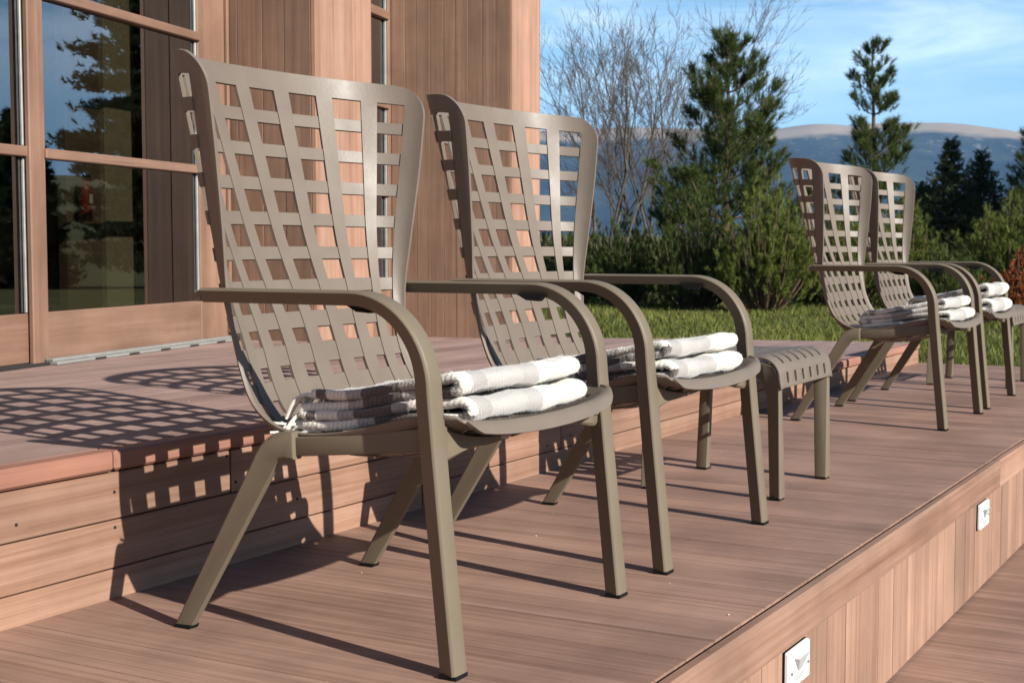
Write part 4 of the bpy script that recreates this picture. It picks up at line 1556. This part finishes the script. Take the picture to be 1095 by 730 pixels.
def mugo(loc, H, Wd, seed, label, group, mat='needle_bright', n_st=None, nlen=0.075, name='mountain_pine_shrub', cat='shrub', wd_=0.0072, per=34, tuft_n=10):
    """many-stemmed dwarf pine: stems fan up from the ground, shoots carry upright needle candles"""
    rng = np.random.default_rng(seed)
    root = empty(name, loc, rng.uniform(0, 6.28))
    tag(root, label, cat, group)
    bm = bmesh.new()
    n_st = n_st or int(66 * Wd * max(1.0, H))
    tp, td, tt = [], [], []
    for s in range(n_st):
        a = rng.uniform(0, 6.28)
        rr = Wd / 2 * math.sqrt(rng.random())
        top = H * (1 - 0.55 * (rr / (Wd / 2)) ** 2.2) * rng.uniform(0.55, 1.08)
        tipv = Vector((math.cos(a) * rr, math.sin(a) * rr, top))
        b0 = Vector((math.cos(a) * rr * 0.25, math.sin(a) * rr * 0.25, 0))
        midv = b0.lerp(tipv, 0.5) + Vector((math.cos(a) * rr * 0.22, math.sin(a) * rr * 0.22, -0.10 * top))
        pts = [b0.lerp(midv, g).lerp(midv.lerp(tipv, g), g) for g in (0, .25, .5, .75, 1)]
        if s % 2 == 0:
            tube(bm, pts, [0.016, 0.013, 0.010, 0.007, 0.004], 4)
        for q in range(tuft_n):
            g = 1 - 0.62 * (q / tuft_n) ** 1.2
            i = min(int(g * 4), 3)
            p = pts[i].lerp(pts[i + 1], g * 4 - i)
            sp = 0.03 + 0.16 * (1 - g)
            o_ = Vector(rng.normal(0, 1, 3)) * sp
            out = Vector((math.cos(a), math.sin(a), 0)) * (0.45 * rr / (Wd / 2))
            tp.append(p + o_)
            td.append((Vector((0, 0, 1)) + out + Vector(rng.normal(0, 0.28, 3))).normalized())
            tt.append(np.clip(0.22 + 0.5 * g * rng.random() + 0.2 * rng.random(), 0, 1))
    obj('stem', bm, M['bark'], root, 60)
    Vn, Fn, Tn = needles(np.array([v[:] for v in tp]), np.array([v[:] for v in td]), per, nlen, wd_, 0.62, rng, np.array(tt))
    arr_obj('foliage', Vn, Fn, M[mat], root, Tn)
    return root


def spruce(loc, H, Wd, seed, label, group, name='spruce_tree', mat='needle_dark', per=9, dens=1.0, step=0.052, shp=0.85, nl=0.062, nw=0.009):
    rng = np.random.default_rng(seed)
    root = empty(name, loc, rng.uniform(0, 6.28))
    tag(root, label, 'tree', group)
    bm = bmesh.new()
    tube(bm, [(0, 0, 0), (0.01 * H, 0, H * 0.5), (0, 0, H)], [0.02 * H, 0.012 * H, 0.005], 6)
    tp, td, tt = [], [], []
    h = 0.04 * H
    while h < H * 0.985:
        f = h / H
        bl = Wd / 2 * (1 - f) ** shp + 0.04 * Wd
        a0 = rng.uniform(0, 6.28)
        for b in range(per):
            a = a0 + 2 * math.pi * b / per + rng.normal(0, 0.2)
            L = bl * rng.uniform(0.65, 1.1)
            dr = 0.25 * f + 0.05 + rng.normal(0, 0.08)
            e = Vector((math.cos(a) * L, math.sin(a) * L, h + L * dr))
            s0 = Vector((0, 0, h))
            if b % 2 == 0:
                tube(bm, [s0, s0.lerp(e, 0.5) + Vector((0, 0, -0.05 * L)), e], [0.012, 0.008, 0.004], 3)
            nt = max(5, int(dens * L * 34))
            for _ in range(nt):
                g = rng.random() ** 0.55
                p = s0.lerp(e, g) + Vector((rng.normal(0, 0.12 * L + 0.02), rng.normal(0, 0.12 * L + 0.02), rng.normal(-0.02, 0.05)))
                tp.append(p)
                td.append((Vector((math.cos(a), math.sin(a), 0.5)) + Vector(rng.normal(0, 0.4, 3))).normalized())
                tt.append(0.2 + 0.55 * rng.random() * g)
        h += step * H * rng.uniform(0.8, 1.2) * (1.15 - 0.5 * f)
    obj('trunk', bm, M['bark'], root, 60)
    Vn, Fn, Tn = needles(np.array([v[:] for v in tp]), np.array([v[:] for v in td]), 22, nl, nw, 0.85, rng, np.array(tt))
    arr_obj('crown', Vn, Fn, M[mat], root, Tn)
    return root


GP = 'open-crowned pines beyond the lawn'
GM = 'bushy mountain pines along the lawn'
GD = 'dark conical spruces'


def rise(v, F):          # height above the camera level of image row v at forward distance F
    return (263 - v) / 1520 * F + CAM_H


# pines: (u, F, row of the top, spread in pixels)
pine('pine_tree', gpos(772, 19.0), rise(27, 19.0) + 0.05, 225 / 1520 * 19, 3, 'tall dark green pine between the bare trees and the third armchair', GP, dens=1.15, first=0.06, shape=0.80, lean=0.01)
pine('pine_tree', gpos(934, 22.0), rise(42, 22.0) + 0.05, 120 / 1520 * 22, 8, 'slender open pine rising above the two far armchairs', GP, dens=1.25, first=0.22, shape=0.55, whorl=0.30, per=5)
pine('pine_tree', gpos(1118, 20.0), rise(120, 20.0), 120 / 1520 * 20, 12, 'pine half cut off by the right picture edge', GP, dens=0.9, first=0.15, shape=0.6)

# dwarf pines and bushes
bush = [
    # u, F, top row, width px, material, label
    (818, 17.0, 186, 118, 'needle_bright', 'bright green bushy mountain pine behind the third armchair'),
    (742, 17.8, 212, 120, 'needle', 'dark bushy mountain pine at the foot of the tall pine'),
    (668, 18.5, 226, 90, 'needle', 'dark green mountain pine bush right of the second armchair'),
    (614, 19.5, 238, 90, 'needle', 'low dark mountain pine bush seen through the second armchair'),
    (905, 18.5, 212, 110, 'needle_bright', 'mountain pine bush behind the third armchair backrest'),
    (968, 19.0, 214, 96, 'needle_bright', 'yellowish green mountain pine bush just right of the far backrests'),
    (1012, 17.5, 262, 90, 'needle', 'low mountain pine bush above the far armrests'),
    (1050, 19.5, 222, 70, 'needle_bright', 'mid green mountain pine bush between the spruces and the rust shrub'),
    (1088, 18.5, 212, 80, 'needle_bright', 'light green mountain pine bush at the right picture edge'),
    (1150, 18.5, 200, 120, 'needle', 'mountain pine bush just outside the right picture edge'),
    (870, 20.5, 200, 110, 'needle', 'dark mountain pine bush behind the bright green one'),
    (560, 21.0, 236, 100, 'needle', 'low mountain pine bush beside the corner of the building'),
]
for i, (u, F, vt, wpx, mat, lab) in enumerate(bush):
    p = gpos(u, F)
    mugo(p, rise(vt, F) - p.z, wpx / 1520 * F, 40 + i, lab, GM, mat)
p = gpos(1082, 15.5)
mugo(p, rise(271, 15.5) - p.z, 44 / 1520 * 15.5, 71, 'rust brown leafy shrub beside the last footstool', None, 'rust_leaf', None, 0.05, 'rust_shrub', 'shrub', 0.02, 20)
p = gpos(618, 24.0)
mugo(p, rise(242, 24) - p.z, 90 / 1520 * 24, 72, 'brownish leafless low bush under the bare trees', None, 'rust_leaf', 40, 0.06, 'dry_bush', 'shrub', 0.012, 9, 5)

p = gpos(1014, 24.0)
spruce(p, rise(152, 24) - p.z, 118 / 1520 * 24, 81, 'dark spruce right of the slender pine, the taller of the pair', GD, dens=1.15, shp=0.95, step=0.044)
p = gpos(1046, 25.5)
spruce(p, rise(163, 25.5) - p.z, 112 / 1520 * 25.5, 82, 'dark spruce beside the meadow gap, the shorter of the pair', GD, dens=1.15, shp=0.95, step=0.044)
p = gpos(985, 27)
spruce(p, rise(196, 27) - p.z, 100 / 1520 * 27, 83, 'small dark spruce behind the far backrests', GD, dens=1.0)
# unseen spruces: the tall pair is added to darken the door glass's reflection
for i, (F, az_, H, Wd, lab) in enumerate(((20.5, 32.9, 14.5, 4.0, 'tall spruce added out of view to darken the reflection in the door glass beside the chair'),
                                          (22.0, 30.2, 14.0, 4.6, 'middling spruce added out of view to darken the reflection low in the door glass'),
                                          (19.0, 40.5, 3.2, 1.7, 'small spruce right of the picture, mirrored in the left pane'))):
    x, y = fr_to_xy(F, F * math.tan(R(az_)))
    spruce(Vector((x, y, -0.05)), H, Wd, 90 + i, lab, GD, dens=3.0, per=12, step=0.024, shp=0.6, nl=0.11, nw=0.022)


# ------------------------------------------------------------------ bare trees
def bare_tree(loc, H, seed, label, group, n_stem=3, spread=0.42, depth=5):
    rng = np.random.default_rng(seed)
    root = empty('bare_tree', loc, 0)
    tag(root, label, 'tree', group)
    S0, S1, R0, R1 = [], [], [], []

    def grow(p, d, L, r, dep):
        nseg = 4
        pts = [p]
        dd = d.copy()
        for k in range(nseg):
            dd = (dd + Vector(rng.normal(0, 0.10, 3)) + Vector((0, 0, 0.05))).normalized()
            q = pts[-1] + dd * (L / nseg)
            ra = r * (1 - 0.55 * k / nseg)
            rb = r * (1 - 0.55 * (k + 1) / nseg)
            S0.append(pts[-1][:]); S1.append(q[:]); R0.append(ra); R1.append(rb)
            pts.append(q)
        if dep == 0:
            return
        nch = {5: 5, 4: 4, 3: 4, 2: 3, 1: 3}.get(dep, 3)
        for c_ in range(nch):
            g = rng.uniform(0.25, 1.0) if c_ else 1.0
            i = min(int(g * nseg), nseg - 1)
            bp_ = pts[i].lerp(pts[i + 1], g * nseg - i)
            ax = Vector(rng.normal(0, 1, 3))
            ax = (ax - d * ax.dot(d)).normalized()
            an = rng.uniform(0.30, 0.85) if c_ else rng.uniform(0.0, 0.25)
            nd = (d * math.cos(an) + ax * math.sin(an) + Vector((0, 0, 0.12))).normalized()
            grow(bp_, nd, L * rng.uniform(0.45, 0.68), max(0.0035, r * (0.42 if c_ else 0.5)), dep - 1)

    for s in range(n_stem):
        a = rng.uniform(0, 6.28) if n_stem > 1 else 0
        k = spread * rng.uniform(0.4, 1.0) if n_stem > 1 else 0.05
        d = Vector((math.cos(a) * k, math.sin(a) * k, 1)).normalized()
        grow(Vector((0.10 * math.cos(a), 0.10 * math.sin(a), 0)), d, H * rng.uniform(0.42, 0.52), H * 0.0075, depth)
    A, B = np.array(S0), np.array(S1)
    ra, rb = np.array(R0), np.array(R1)
    d = B - A
    d /= np.linalg.norm(d, axis=1)[:, None] + 1e-9
    u = np.cross(d, np.array([0.31, 0.52, 0.79]))
    u /= np.linalg.norm(u, axis=1)[:, None] + 1e-9
    v = np.cross(d, u)
    V, F = [], []
    n = len(A)
    rings = []
    for P, r in ((A, ra), (B, rb)):
        for k in range(3):
            a = 2 * math.pi * k / 3
            rings.append(P + (u * math.cos(a) + v * math.sin(a)) * r[:, None])
    V = np.stack(rings, 1).reshape(-1, 3)
    b = np.arange(n) * 6
    F = np.concatenate([np.stack([b + k, b + (k + 1) % 3, b + 3 + (k + 1) % 3, b + 3 + k], 1) for k in range(3)])
    # trunks and twigs: the heavy limbs are one part, the fine twigs another
    heavy = np.tile(ra > H * 0.0028, 3)
    for nm, sel in (('trunk', heavy), ('twigs', ~heavy)):
        Fs = F[sel]
        used, inv = np.unique(Fs, return_inverse=True)
        arr_obj(nm, V[used], inv.reshape(-1, 4), M['bark_pale'], root)
    return root


GT = 'leafless trees behind the chairs'
for u, F, vt, seed, ns, lab in ((648, 23.0, -14, 5, 4, 'spreading leafless tree nearest the building corner'),
                                (703, 24.5, 8, 6, 3, 'slim leafless tree between the spreading one and the tall pine'),
                                (762, 27.0, -8, 7, 2, 'leafless tree whose twigs show behind the tall pine')):
    p = gpos(u, F)
    bare_tree(p, rise(vt, F) - p.z, seed, lab, GT, ns)

# ------------------------------------------------------------------ a few dry petals and crumbs on the boards
bm = bmesh.new()
for k in range(24):
    X = random.uniform(1.7, 5.2); Y = random.uniform(1.0, 2.15)
    if k % 4 == 0:
        Y = random.uniform(2.25, 3.4); X = random.uniform(2.2, 4.2)
    z = 0.0015 if Y < 2.18 else 0.3135
    a = random.uniform(0, 6.28); s = random.uniform(0.0009, 0.0022)
    pr = [(X + s * math.cos(a + q) * (1.6 if i % 2 else 0.8), Y + s * math.sin(a + q), z + (0.001 if i == 2 else 0)) for i, q in enumerate((0, 1.6, 3.1, 4.7))]
    vs = [bm.verts.new(q) for q in pr]
    tp_ = bm.verts.new((X, Y, z + 0.002))
    for i in range(4):
        bm.faces.new((vs[i], vs[(i + 1) % 4], tp_))
    bm.faces.new(vs[::-1])
tag(obj('leaf_crumbs', bm, M['fringe']), 'tiny pale crumbs scattered on the deck boards', None, None, 'stuff')
